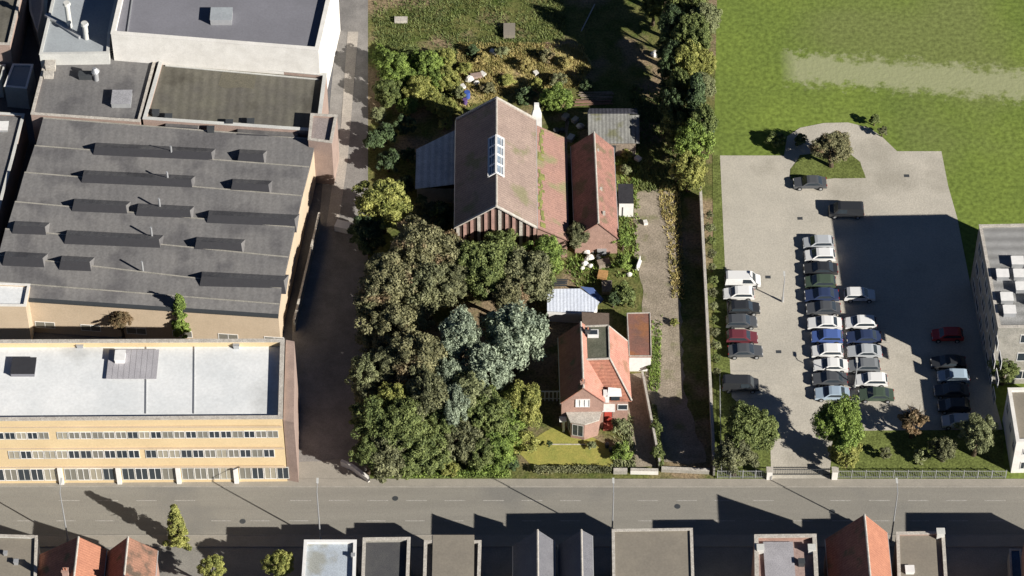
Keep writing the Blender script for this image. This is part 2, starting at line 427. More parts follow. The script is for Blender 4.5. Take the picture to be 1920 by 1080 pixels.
# road and pavements (straight, east-west)
YN, YS = P(960, 914)[1], P(960, 1004)[1]
tag(MB().face([(-400, YS, .05), (400, YS, .05), (400, YN, .05), (-400, YN, .05)]).build('road', M_road), kind='structure')
YP = P(960, 899)[1]
tag(MB().prism([(-400, YN + .122), (400, YN + .122), (400, YP), (-400, YP)], 0.0, 0.14, 0, True).build('pavement', M_pave), kind='structure')
YQ = P(960, 1026)[1]
tag(MB().prism([(-400, YQ), (400, YQ), (400, YS - .122), (-400, YS - .122)], 0.0, 0.14, 0, True).build('pavement', M_pave), kind='structure')
for ya, nm in ((YN, 1), (YS, -1)):
    tag(MB().prism([(-400, ya - .12 * (nm < 0)), (400, ya - .12 * (nm < 0)), (400, ya + .12 * (nm > 0)), (-400, ya + .12 * (nm > 0))], 0.0, 0.16, 0, True).build('kerb', M_kerb), kind='structure')
tag(MB().face([(-400, YQ, .03), (-400, YQ - 70, .03), (400, YQ - 70, .03), (400, YQ, .03)][::-1]).build('forecourt', mk('forecourt paving', (0.25, 0.24, 0.215), (0.20, 0.19, 0.175), .3, .9, .1, 6, .15, worldco=True)), kind='structure')
mk_y = (P(960, 939)[1], P(960, 977)[1])
rd = MB()
for yy, dash, gap in ((mk_y[0], 2.6, 2.2), (mk_y[1], 2.4, 2.4)):
    x = -90.0
    while x < 90:
        if random.random() > 0.18:
            rd.face([(x, yy - .07, .056), (x + dash, yy - .07, .056), (x + dash, yy + .07, .056), (x, yy + .07, .056)])
        x += dash + gap
tag(rd.build('road_marking', M_paint), kind='structure')
# car park
sheet('car_park', [(1350, 292), (1470, 292), (1476, 256), (1500, 240), (1545, 231), (1590, 230), (1630, 240), (1655, 258), (1682, 284), (1765, 284),
                   (1778, 350), (1795, 410), (1850, 690), (1880, 806), (1622, 808), (1562, 816), (1556, 898), (1446, 898), (1444, 812), (1372, 745), (1362, 560)], M_park, 0.05)
sheet('grass_island', [(1483, 338), (1482, 318), (1500, 292), (1540, 285), (1590, 287), (1612, 305), (1624, 334)], M_verge, 0.09, 0.1, 0.8)
sheet('verge', [(1336, 290), (1350, 292), (1362, 560), (1372, 745), (1444, 812), (1446, 898), (1340, 898)], M_verge, 0.06)
sheet('verge', [(1562, 816), (1622, 808), (1880, 806), (1884, 898), (1556, 898)], M_verge, 0.07)
sheet('verge', [(690, 878), (960, 880), (960, 899), (690, 899)], M_verge, 0.07)
# bay lines
bl = MB()
def bayline(x0, x1, y):
    a, b = P(x0, y), P(x1, y)
    bl.face([(a[0], a[1] - .05, .056), (b[0], b[1] - .05, .056), (b[0], b[1] + .05, .056), (a[0], a[1] + .05, .056)])
for i in range(13):
    yy = 442 + i * 25.8
    xx = 1533 + (yy - 477) * 0.115
    bayline(xx - 36, xx + 36, yy)
for i in range(10): bayline(1366, 1428, 514 + i * 26)
for i in range(8): bayline(1592, 1668, 565 + i * 26)
tag(bl.build('parking_bay_marking', M_paint), kind='structure')

# ------------------------------------------------------------------ windows
def window(root, a, b, s, z0, w, h, frame=M_bwhite, pane=M_glass, name='window', bars=1, parent=None, proud=0.05):
    """window on the wall running a->b (outside on the right hand), s metres along, sill at z0"""
    a, b = Vector(a), Vector(b)
    d = (b - a).normalized(); n = Vector((d.y, -d.x))
    def q(u, v, o): 
        p = a + d * (s + u) + n * o
        return (p.x, p.y, z0 + v)
    t = 0.08
    fr = MB()
    segs = [((0, 0), (w, t)), ((0, h - t), (w, h)), ((0, t), (t, h - t)), ((w - t, t), (w, h - t))]
    for k in range(bars):
        x = w * (k + 1) / (bars + 1)
        segs.append(((x - t / 2, t), (x + t / 2, h - t)))
    for (u0, v0), (u1, v1) in segs:
        F = [q(u0, v0, proud), q(u1, v0, proud), q(u1, v1, proud), q(u0, v1, proud)]
        K = [q(u0, v0, -.02), q(u1, v0, -.02), q(u1, v1, -.02), q(u0, v1, -.02)]
        fr.face(F)
        for i in range(4):
            j = (i + 1) % 4
            fr.face([K[i], K[j], F[j], F[i]])
    f = fr.build(name, frame, parent or root)
    g = MB().face([q(t, t, proud * .4), q(w - t, t, proud * .4), q(w - t, h - t, proud * .4), q(t, h - t, proud * .4)]).build('pane', pane, f)
    return f

# ------------------------------------------------------------------ flat roofed buildings
def flat(name, pts, h, label, wall=M_offw, roof=M_greyroof, cope=M_stone, par=0.45, tk=0.35, cat='building', group=None, z0=0.0):
    poly = pp(pts, h)
    c = centroid(poly)
    root = empty(name, (c[0], c[1], z0), label, cat, group)
    inn = inset(poly, tk)
    w = MB()
    w.prism(poly, z0, h, 0, False)
    n = len(inn)
    for i in range(n):
        a, b = inn[i], inn[(i + 1) % n]
        w.face([(b[0], b[1], h - par), (a[0], a[1], h - par), (a[0], a[1], h), (b[0], b[1], h)])
    w.build('wall', wall, root)
    MB().face([(x, y, h - par + .02) for x, y in inn]).build('roof', roof, root)
    out = inset(poly, -0.06); in2 = inset(poly, tk + .05)
    cp = MB()
    for i in range(n):
        j = (i + 1) % n
        cp.face([(*out[i], h + .06), (*out[j], h + .06), (*in2[j], h + .06), (*in2[i], h + .06)])
        cp.face([(*out[i], h - .03), (*out[j], h - .03), (*out[j], h + .06), (*out[i], h + .06)])
        cp.face([(*in2[j], h - .03), (*in2[i], h - .03), (*in2[i], h + .06), (*in2[j], h + .06)])
        cp.face([(*out[j], h - .03), (*out[i], h - .03), (*in2[i], h - .03), (*in2[j], h - .03)])
    cp.build('parapet', cope, root)
    return root, poly, h - par + .02

def roofbox(root, name, px, py, zr, sx, sy, sz, mat, top=None, rz=0.0):
    x, y = P(px, py, zr + sz)
    b = MB().box((x, y, zr + sz / 2 + .01), (sx, sy, sz), 0, rz)
    b.box((x, y, zr + sz + .04), (sx + .12, sy + .12, .06), 1, rz)
    return b.build(name, [mat, top or mat], root)

# --- long school-like block with white roof
S_H = 12.4
school, sp_, sz = flat('school_building', [(-70, 638), (533, 636), (529, 785), (-70, 789)], S_H,
    'long cream three storey block with white flat roof beside the street', M_cream, M_whiteroof, M_stone, 0.9, 0.45)
# facade: south edge of the polygon
sw = min(sp_, key=lambda p: p[0] + p[1] * .2); se = max([p for p in sp_ if p[1] < centroid(sp_)[1]], key=lambda p: p[0])
sw = min([p for p in sp_ if p[1] < centroid(sp_)[1]], key=lambda p: p[0])
SL = (Vector(se) - Vector(sw)).length
px2s = lambda px: P(px, 785, S_H)[0] - sw[0]
def paneof():
    return random.choice([M_glass, M_blind, M_blind2, M_blind2, M_glass])
def ribbon(px0, px1, n, z0, h):
    s0, s1 = px2s(px0), px2s(px1)
    w = (s1 - s0) / n
    for i in range(n):
        window(school, sw, se, s0 + i * w + .04, z0, w - .08, h, M_bwhite if i % 3 else M_offw, paneof(), bars=1, proud=.07)
ribbon(-60, 88, 7, 8.8, 1.35)
ribbon(102, 520, 19, 8.8, 1.35)
ribbon(4, 254, 11, 5.0, 1.55)
ribbon(264, 510, 11, 5.0, 1.55)
ribbon(-60, 90, 6, 0.7, 2.3)
for a, b in ((104, 202), (214, 316), (328, 426), (438, 534)): ribbon(a, b, 4, 0.7, 2.3)
for px in (97, 208, 322, 432):
    s = px2s(px)
    p = (sw[0] + s, sw[1] + (se[1] - sw[1]) * s / SL)
    MB().box((p[0], p[1] - .16, 1.6), (.55, .32, 3.2)).build('pilaster', M_bwhite, school)
for zz, hh in ((3.35, .22), (7.0, .16), (11.15, .16)):
    MB().box(((sw[0] + se[0]) / 2, (sw[1] + se[1]) / 2 - .1, zz), (SL - .1, .2, hh)).build('string_course', M_creamw, school)
# east end: stair strip of pink brick
ep = pp([(536, 637), (552, 640), (551, 792), (531, 788)], S_H - .5)
MB().prism(ep, 0, S_H - .5, 0).build('end_wall', M_pinkw, school)
roofbox(school, 'roof_hatch', 44, 686, sz, 2.9, 2.6, .55, M_greyroof, M_glassdark)
pb = MB()
for i in range(9):
    x, y = P(207 + i * 10.5, 683, sz + .3)
    pb.box((x, y, sz + .32), (.66, 4.8, .08))
    pb.box((x, y + 2.1, sz + .15), (.1, .1, .3)); pb.box((x, y - 2.1, sz + .15), (.1, .1, .3))
pb.build('roof_panel_array', mk('faded grey panels', (0.40, 0.39, 0.41), (0.34, 0.33, 0.35), 0.6, 0.6), school)
roofbox(school, 'roof_vent', 225, 666, sz, 1.2, 1.6, 1.0, M_bwhite)
roofbox(school, 'roof_vent', 150, 645, sz, .8, .6, .5, M_metal)
roofbox(school, 'roof_vent', 443, 645, sz, .7, .7, .6, M_metal)
for px in (275, 365):
    a, b = P(px, 640, sz), P(px - 2, 783, sz)
    MB().bar((a[0], a[1] - .6, sz + .05), (b[0], b[1] + .6, sz + .05), .12, .1).build('cable_run', M_metal, school)

# --- top office block
ob, obp, obz = flat('office_block', [(236, -60), (632, -60), (597, 94), (208, 63)], 12.0,
    'tall white walled office block with dark grey flat roof at the top left', M_white, M_greyroof, M_white, 0.7, 0.5)
roofbox(ob, 'roof_plant_room', 415, 26, obz, 2.9, 2.4, 1.0, M_metal, M_blueroof)
a, b = P(246, 60, obz), P(262, -50, obz)
MB().bar((a[0] - .5, a[1], obz + .1), (b[0] - .5, b[1], obz + .1), .15, .15).build('roof_rail', M_metal, ob)
a, b = P(300, 10, obz), P(560, 20, obz)
# south wall windows hidden by annex; east wall small windows
sec = sorted(obp, key=lambda p: -p[0]); ea, eb = sorted(sec[:2], key=lambda p: p[1])

# --- annex and other works roofs
ax, axp, axz = flat('works_annex', [(301, 108), (612, 138), (598, 246), (268, 223)], 7.4,
    'low annex with lichen stained brown grey roof below the tall white walled office block', M_pinkw, M_annexroof, M_offw, 0.6, 0.4)
for px, py, sx, sy in ((445, 150, 5.2, 3.4),):
    x, y = P(px, py, axz)
    MB().face([(x + dx * sx, y + dy * sy, axz + .012) for dx, dy in ((-.5, -.3), (-.3, -.5), (.1, -.42), (.45, -.5), (.5, .2), (.38, .5), (-.42, .46))]).build('roof_stain', mk('tar stain', (0.14, 0.13, 0.10), (0.12, 0.112, 0.09), 1, .95), ax)
for px, py in ((292, 209), (316, 217), (430, 228), (470, 226), (395, 240)):
    roofbox(ax, 'roof_vent', px, py, axz, .9, .7, .7, M_darkmetal)
a, b = P(302, 124, axz), P(606, 150, axz)
MB().bar((a[0] + .6, a[1], axz + .1), (b[0] - .6, b[1], axz + .1), .14, .16).build('pipe', M_offw, ax)
st, stp, stz = flat('stair_block', [(583, 213), (632, 216), (622, 268), (578, 262)], 8.2, 'small pinkish stair block at the lane corner of the works annex', M_pinkw, mk('pink grey felt', (0.30, 0.26, 0.25), None, .5), M_stone, .4, .3)
n2, n2p, n2z = flat('workshop_building', [(88, 96), (210, 92), (205, 66), (222, 64), (296, 98), (262, 228), (58, 214)], 7.2,
    'grey brown workshop roof with square rooflight left of the works annex', M_pinkw, M_hallroof, M_stone, .3, .3)
roofbox(n2, 'rooflight', 228, 182, n2z, 2.6, 2.6, .8, M_metal, mk('milky rooflight', (0.33, 0.33, 0.35), None, 1, .5))
for px, py, s, h in ((94, 118, 1.3, 1.2), (91, 138, 1.3, .6), (115, 106, 1.4, .3)):
    roofbox(n2, 'roof_vent', px, py, n2z, s, s * .7, h, M_stone)
x, y = P(181, 150, n2z)
MB().tube((x, y, n2z), (x, y, n2z + 1.6), .35, .35, 12).tube((x, y, n2z + 1.6), (x - .1, y, n2z + 2.2), .6, .25, 12).build('vent_cowl', M_metal, n2, True)
roofbox(n2, 'duct', 160, 138, n2z, 1.8, .9, .8, M_darkmetal)
n1, n1p, n1z = flat('blue_roofed_works', [(112, -60), (232, -60), (206, 62), (204, 100), (74, 102)], 9.0,
    'works building with pale blue grey roof and two tall flues in the top left', M_offw, M_blueroof, M_offw, .3, .3)
for px, py, h, r in ((131, 50, 4.2, .38), (162, 72, 2.6, .38)):
    x, y = P(px, py, n1z)
    MB().tube((x, y, n1z), (x, y, n1z + h), r, r, 12).tube((x, y, n1z + h), (x, y, n1z + h + .35), r * 1.5, r * 1.2, 12).build('flue', M_offw, n1, True)
a, b = P(86, 30, n1z), P(150, 72, n1z)
MB().bar((a[0], a[1], n1z + .2), (b[0], b[1], n1z + .2), .45, .4).build('duct', M_metal, n1)
flat('corner_workshop', [(-60, -60), (52, -60), (18, 84), (-60, 80)], 7.0, 'dark brown grey workshop roof in the top left corner', M_pinkw, M_annexroof, M_stone, .3, .3)
flat('tank_house', [(52, -60), (86, -60), (80, 18), (70, 60), (56, 20)], 3.6, 'narrow pale plant house in the dark gap at the top left', M_offw, M_blueroof, M_offw, .2, .2)
x0, _, z0_ = flat('loading_shed', [(24, 120), (62, 121), (50, 166), (8, 162)], 4.0, 'small light blue roofed shed in the dark yard at the left edge', M_offw, M_blueroof, M_bwhite, .15, .2)
flat('low_store', [(-60, 120), (10, 121), (2, 150), (-60, 150)], 3.4, 'low pale store with grey roof at the left edge beside the light blue shed', M_offw, M_annexroof, M_offw, .15, .2)
sa_, _, saz = flat('side_workshop', [(-80, 206), (46, 214), (24, 300), (2, 380), (-14, 460), (-80, 460)], 5.2, 'lower workshop with plain grey roof left of the sawtooth hall', M_pinkw, M_hallroof, M_offw, .25, .3)
roofbox(sa_, 'rooflight', 5, 236, saz, 1.4, 1.6, .4, M_metal, M_bwhite)

# --- sawtooth hall
HZ = 6.4
left = [(82, 226), (66, 278), (47, 328), (29, 383), (11, 434), (-4, 483), (-20, 532), (-28, 556)]
right = [(592, 266), (580, 318), (566, 372), (553, 431), (541, 487), (528, 545), (524, 575), (522, 592)]
hw = [P(x, y, HZ) for x, y in left]; he = [P(x, y, HZ) for x, y in right]
hc = centroid([hw[0], he[0], he[-1], hw[-1]])
hall = empty('factory_hall', (hc[0], hc[1], 0), 'large factory hall with rows of long dark skylights on a grey sheet roof', 'building')
outl = ccw(hw + list(reversed(he)))
MB().prism(outl, 0, HZ - .05, 0, True).build('wall', M_creamw, hall)
for i in range(7):
    A, B_, C, D = Vector(hw[i]), Vector(he[i]), Vector(he[i + 1]), Vector(hw[i + 1])
    m = MB()
    zt, zb = HZ + .55, HZ + .02
    q = [(A.x, A.y, zt), (D.x, D.y, zb), (C.x, C.y, zb), (B_.x, B_.y, zt)]
    m.face(q)
    m.face([(A.x, A.y, zt), (B_.x, B_.y, zt), (B_.x, B_.y, zb), (A.x, A.y, zb)])
    m.face([(A.x, A.y, zt), (A.x, A.y, HZ - .2), (D.x, D.y, HZ - .2), (D.x, D.y, zb)])
    m.face([(B_.x, B_.y, zt), (C.x, C.y, zb), (C.x, C.y, HZ - .2), (B_.x, B_.y, HZ - .2)])
    m.build('roof', M_hallroof, hall)
    MB().bar((A.x, A.y - .05, zt + .03), (B_.x, B_.y - .05, zt + .03), .18, .05).build('ridge_flashing', M_concw, hall)
# skylight monitors: patch pixel ranges in the photograph (x0, x1, y) per row; a wedge high to the north
mons = [(172, 400, 296), (443, 497, 308), (150, 362, 348), (430, 507, 364), (132, 240, 402), (252, 360, 411), (385, 556, 424),
        (20, 88, 444), (118, 302, 462), (362, 456, 474), (2, 84, 502), (108, 172, 510), (372, 536, 540), (190, 245, 230), (305, 375, 244), (440, 560, 258)]
for x0, x1, y in mons:
    hgt = 1.0 if y > 262 else .3
    a, b = Vector(P(x0, y, HZ + .3)), Vector(P(x1, y + (x1 - x0) * .05, HZ + .3))
    m = MB(); zr = HZ - .05; zt = HZ + .35 + hgt
    d = (b - a).normalized(); n = Vector((-d.y, d.x))
    fa, fb = a + d * .35 + n * (1.1 if hgt > .5 else .4), b - d * .35 + n * (1.1 if hgt > .5 else .4)
    c, e = b + n * 3.4, a + n * 3.4
    m.face([(a.x, a.y, zr), (b.x, b.y, zr), (fb.x, fb.y, zt), (fa.x, fa.y, zt)], 1)
    m.face([(fa.x, fa.y, zt), (fb.x, fb.y, zt), (c.x, c.y, zr), (e.x, e.y, zr)], 0)
    m.face([(a.x, a.y, zr), (fa.x, fa.y, zt), (e.x, e.y, zr)], 0)
    m.face([(b.x, b.y, zr), (c.x, c.y, zr), (fb.x, fb.y, zt)], 0)
    m.build('skylight', [M_hallroof, M_glassdark], hall)
for px, y0, y1 in ((322, 255, 292), (315, 318, 340), (300, 372, 390), (285, 420, 444), (268, 480, 508)):
    x, y = P(px, y1, HZ + .4)
    MB().tube((x, y, HZ), (x, y, HZ + 2.2), .14, .14, 8).build('flue', M_metal, hall)
# facade trim and doors
f0, f1 = Vector(hw[-1]), Vector(he[-1])
MB().bar((f0.x, f0.y - .1, HZ), (f1.x, f1.y - .1, HZ), .5, .3).build('eaves_gutter', M_darkmetal, hall)
for s in (6, 12, 18, 24, 30, 36): window(hall, f0, f1, s, 1.0, 2.6, 1.2, M_bwhite, M_blind2)
flat('gate_lodge', [(-60, 528), (56, 533), (48, 574), (-60, 573)], 7.4, 'pale roofed cream block at the left edge beside the factory hall', M_creamw, M_whiteroof, M_white, .3, .25)

# boundary wall along the lane, west side
def wall_line(name, pts, h, mat, label, t=.25, cat='wall', cap=None, z0=0.0, group=None):
    ws = [Vector(P(x, y)) for x, y in pts]
    root = empty(name, (ws[0].x, ws[0].y, 0), label, cat, group)
    m, c = MB(), MB()
    for i in range(len(ws) - 1):
        a, b = ws[i], ws[i + 1]
        d = (b - a).normalized(); n = Vector((-d.y, d.x)) * t / 2
        poly = ccw([(a - n)[:], (b - n)[:], (b + n)[:], (a + n)[:]])
        m.prism(poly, z0, h, 0, True)
        n2 = n * 1.4
        c.prism(ccw([(a - n2)[:], (b - n2)[:], (b + n2)[:], (a + n2)[:]]), h + .005, h + .08, 0, True, True)
    m.build('wall_panel', mat, root)
    c.build('coping', cap or M_stone, root)
    return root
wall_line('boundary_wall', [(600, 420), (553, 622)], 2.2, M_concw, 'thin pale wall between the factory hall and the shaded lane', .2)
wall_line('boundary_wall', [(1312, 368), (1322, 560), (1338, 892)], 2.1, M_concw, 'long concrete wall dividing the dirt track from the car park', .25)
wall_line('garden_wall', [(640, 872), (662, 882), (692, 905)], .9, M_white, 'low white wall angled across the lane mouth by the street', .3, cap=M_white)
wall_line('garden_wall', [(1150, 888), (1176, 888)], .8, M_concw, 'short low stone wall piece at the street end of the garden path', .3)
wall_line('garden_wall', [(1182, 888), (1234, 889)], .8, M_white, 'low whitish wall across the street end of the dark passage', .3)
wall_line('garden_wall', [(1240, 884), (1330, 888)], .7, M_concw, 'low grey wall between the dirt track and the street', .3)
wall_line('garden_wall', [(1204, 712), (1236, 878)], 1.5, M_concw, 'garden wall right of the small path leading to the street', .2)

# ------------------------------------------------------------------ gabled buildings
def roof_gable(root, A, B, zr, wl, el, wr, er, matL, matR, wallm, over=.25, oe=.3, t=.16, ridgecap=M_tile, z0=0.0, name='roof', walls=True, thin=None):
    """ridge from A (north) to B (south), world xy; wl/wr half widths to west / east, el/er eave heights"""
    A, B = Vector(A), Vector(B)
    d = (B - A).normalized(); e = Vector((-d.y, d.x))       # east when d points south
    if e.x < 0: e = -e
    A2, B2 = A - d * oe, B + d * oe
    def slope(P0, w, ez, sgn):
        k = (zr - ez) / w
        return P0 + e * sgn * (w + over), zr - k * (w + over)
    outs = []
    for sgn, w, ez, mt in ((-1, wl, el, matL), (1, wr, er, matR)):
        a, za = slope(A2, w, ez, sgn); b, zb = slope(B2, w, ez, sgn)
        q = [(A2.x, A2.y, zr), (a.x, a.y, za), (b.x, b.y, zb), (B2.x, B2.y, zr)]
        if sgn > 0: q = [q[0], q[3], q[2], q[1]]
        outs.append(MB().slab([(x, y, z + .12) for x, y, z in q], t, 0).build(name, mt, root))
        # gutter along the eave
        MB().tube((a.x, a.y, za + .02), (b.x, b.y, zb + .02), .08, .08, 6).build('gutter', M_metal, root)
    MB().tube((A2.x, A2.y, zr + .1), (B2.x, B2.y, zr + .1), .14, .14, 8).build('ridge_tile', ridgecap, root)
    if walls:
        w = MB()
        aw, ae, bw, be = A - e * wl, A + e * wr, B - e * wl, B + e * wr
        w.face([(aw.x, aw.y, z0), (bw.x, bw.y, z0), (bw.x, bw.y, el), (aw.x, aw.y, el)])
        w.face([(be.x, be.y, z0), (ae.x, ae.y, z0), (ae.x, ae.y, er), (be.x, be.y, er)])
        w.face([(bw.x, bw.y, z0), (be.x, be.y, z0), (be.x, be.y, er), (B.x, B.y, zr - .02), (bw.x, bw.y, el)])
        w.face([(ae.x, ae.y, z0), (aw.x, aw.y, z0), (aw.x, aw.y, el), (A.x, A.y, zr - .02), (ae.x, ae.y, er)])
        w.build('wall', wallm, root)
        return aw, ae, bw, be
    return None

def chimney(root, x, y, z0, z1, s=.7, mat=M_brick, pots=2, parent=None):
    c = MB().box((x, y, (z0 + z1) / 2), (s, s * .8, z1 - z0)).box((x, y, z1 + .06), (s + .14, s * .8 + .14, .12)).build('chimney', mat, parent or root)
    m = MB()
    for k in range(pots):
        xx = x + (k - (pots - 1) / 2) * s * .45
        m.tube((xx, y, z1 + .12), (xx, y, z1 + .5), .11, .09, 8)
    m.build('chimney_pot', M_orange, c)
    return c

# --- the big barn
ZR = 10.3
bA, bB = P(931, 187, ZR), P(931, 386, ZR)
barn = empty('old_barn', ((bA[0] + bB[0]) / 2, (bA[1] + bB[1]) / 2, 0), 'large old barn with brown tiled roof, dark west slope and striped board gable', 'barn')
EV = 6.2
roof_gable(barn, bA, bB, ZR, 5.45, EV, 5.25, EV, M_barn, M_barn, mk('dark stained gable wall', (0.09, 0.06, 0.05), (0.06, 0.045, 0.04), 1, .9), over=.1, oe=.2, ridgecap=M_stone)
# aisle on the east, lower pitch start
ex0, ex1 = bA[0] + 5.42, bA[0] + 9.6
zA, zB = EV - .15, 3.5
q = [(ex0, bA[1] - .6, zA), (ex0, bB[1] + .1, zA), (ex1, bB[1] + .1, zB), (ex1, bA[1] - .6, zB)]
MB().slab(q, .15).build('aisle_roof', M_barn2, barn)
aw = MB()
aw.face([(ex1 - .2, bB[1] + .3, 0), (ex1 - .2, bA[1] - .8, 0), (ex1 - .2, bA[1] - .8, zB - .05), (ex1 - .2, bB[1] + .3, zB - .05)])
for yy, s in ((bB[1] + .3, 1), (bA[1] - .8, -1)):
    f = [(ex0, yy, 0), (ex1 - .2, yy, 0), (ex1 - .2, yy, zB - .05), (ex0, yy, zA - .18)]
    aw.face(f if s > 0 else f[::-1])
aw.build('aisle_wall', M_brick, barn)
MB().box((bA[0] + 5.33, (bA[1] + bB[1]) / 2, EV - .12), (.16, bA[1] - bB[1] - .4, .12)).build('valley_gutter', M_darkmetal, barn)
ms = MB()                                                 # moss strip beside the valley
yy = bA[1] - 1.0
while yy > bB[1] + .6:
    w = random.uniform(.3, .8); x = ex0 + .45 + random.uniform(-.15, .35); z = zA - (x - ex0) * (zA - zB) / (ex1 - ex0)
    l = random.uniform(.4, 1.1)
    if random.random() > .18:
        ms.slab([(x - w / 2, yy, z + w / 2 * .6 + .07), (x - w / 2, yy - l, z + w / 2 * .6 + .07), (x + w / 2, yy - l, z - w / 2 * .6 + .07), (x + w / 2, yy, z - w / 2 * .6 + .07)], .06)
    yy -= l * .9
ms.build('moss_strip', M_moss, barn)
# verge copings on the gables
for yv in (bA[1] + .2, bB[1] - .2):
    for s, w in ((-1, 5.5), (1, 5.3)):
        MB().bar((bA[0], yv, ZR + .2), (bA[0] + s * w, yv, EV + .2), .35, .16).build('verge_coping', M_stone, barn)
# striped gable: alternating boards
gb = Vector((bB[0], bB[1]))
k = 0; x = -5.3
while x < 5.2:
    w = .42 if k % 2 == 0 else .34
    ztop = EV + (5.4 - abs(x + w / 2)) / 5.4 * (ZR - EV) - .22
    light = abs(x) < 4.2 and k % 2 == 0
    if k % 2 == 0:
        MB().box((gb.x + x + w / 2, gb.y - .09, ztop / 2), (w, .16, ztop)).build('gable_board', M_stone if k % 6 == 0 else M_plank, barn)
    x += w + (.10 if k % 2 else .06); k += 1
MB().box((gb.x, gb.y - .02, 3.5), (10.4, .02, 7.0)).build('gable_recess', M_darkmetal, barn) if False else None
# glazed lantern astride the ridge
ya, yb = P(931, 258, ZR)[1], P(931, 328, ZR)[1]
sl = (ZR - EV) / 5.35
lan = MB()
def lq(s, u0, u1, y0, y1, o):
    return [(bA[0] + s * u0, y0, ZR - u0 * sl + o), (bA[0] + s * u0, y1, ZR - u0 * sl + o), (bA[0] + s * u1, y1, ZR - u1 * sl + o), (bA[0] + s * u1, y0, ZR - u1 * sl + o)]
fr = MB(); gl = MB()
for s in (-1, 1):
    W = 1.0
    gl.slab(lq(s, .05, W, ya, yb, .42)[::s], .06)
    for i in range(5):
        yv = ya + (yb - ya) * i / 4
        fr.bar((bA[0], yv, ZR + .50), (bA[0] + s * W, yv, ZR - W * sl + .50), .22, .14)
    fr.bar((bA[0] + s * W, ya, ZR - W * sl + .45), (bA[0] + s * W, yb, ZR - W * sl + .45), .26, .34)
    fr.bar((bA[0] + s * .62, ya, ZR - .62 * sl + .48), (bA[0] + s * .62, yb, ZR - .62 * sl + .48), .1, .1)
fr.bar((bA[0], ya, ZR + .52), (bA[0], yb, ZR + .52), .28, .2)
lf = fr.build('roof_lantern', M_bwhite, barn)
gl.build('pane', mk('dusty lantern glass', (0.22, 0.27, 0.33), (0.13, 0.17, 0.22), 2, .25), lf)
# whitewashed stack at the north east corner
cx_, cy_ = P(1006, 215, EV)
ch = MB()
for r0, r1, z0, z1 in ((.75, .70, 3.0, 6.0), (.70, .42, 6.0, 7.3), (.36, .32, 7.3, 8.3)):
    P4 = lambda r, z: [(cx_ - r, cy_ - r * .7, z), (cx_ + r, cy_ - r * .7, z), (cx_ + r, cy_ + r * .7, z), (cx_ - r, cy_ + r * .7, z)]
    a4, b4 = P4(r0, z0), P4(r1, z1)
    for i in range(4): ch.face([a4[i], a4[(i + 1) % 4], b4[(i + 1) % 4], b4[i]])
    ch.face(b4)
ch.build('chimney', M_bwhite, barn)
for s in (3.0, 8.5, 14.0, 19.0):
    window(barn, (bA[0] - 5.45, bA[1]), (bA[0] - 5.45, bB[1]), s, 1.2, 1.2, 1.1, M_offw, M_glass)
# lean-to west of the barn
lp = P(780, 300, 3.0)[0]
lean = empty('lean_to_shed', ((lp + bA[0] - 5.5) / 2, P(815, 300, 3)[1], 0), 'blue grey sheet roofed lean-to in the shade against the dark side of the barn', 'shed')
y0, y1 = P(815, 262, 3.2)[1], P(815, 352, 3.2)[1]
xw, xe = lp, bA[0] - 5.62
MB().slab([(xe, y0 + 1.2, 3.9), (xw, y0 - 1.6, 3.0), (xw, y1, 3.0), (xe, y1, 3.9)], .1).build('roof', mk('weathered blue grey sheets', (0.42, 0.50, 0.58), (0.28, 0.35, 0.42), .5, .7, wave=('X', .9, .2, .5)), lean)
MB().prism(ccw([(xw + .2, y0 - 1.9), (xe, y0 + .9), (xe, y1 + .2), (xw + .2, y1 + .2)]), 0, 2.85, 0, False).build('wall', M_concw, lean)

# --- orange roofed wing east of the barn
WZ = 6.0
wA, wB = P(1114, 250, WZ), P(1122, 418, WZ)
wing = empty('tiled_outbuilding', ((wA[0] + wB[0]) / 2, (wA[1] + wB[1]) / 2, 0), 'long narrow outbuilding with orange tiled slope standing east of the barn', 'outbuilding')
M_wing = mk('dull brown red tiles', (0.37, 0.195, 0.155), (0.26, 0.145, 0.12), .9, .85, 0, 5, .28, c3=(0.20, 0.15, 0.10), s3=.5, t3=.58, wave=('Y', .36, .18, .5))
roof_gable(wing, wA, wB, WZ, 3.0, 3.4, 2.6, 3.1, M_wing, M_wing, M_brick, over=.12, oe=.15, ridgecap=M_stone)
for py in (278, 350, 395):
    x, y = P(1118 + (py - 250) * .04, py, WZ)
    MB().box((x + random.uniform(.1, 1.2), y, WZ - .5), (.35, .4, .5)).build('roof_vent', M_stone, wing)
window(wing, (wA[0] + 2.6, wB[1]), (wA[0] + 2.6, wA[1]), 3, 1, 1.2, 1.0, M_bwhite, M_glass)
MB().box((wB[0] + 2.72, wB[1] + 6.0, 1.05), (.1, 1.1, 2.1)).build('door', M_wood, wing)

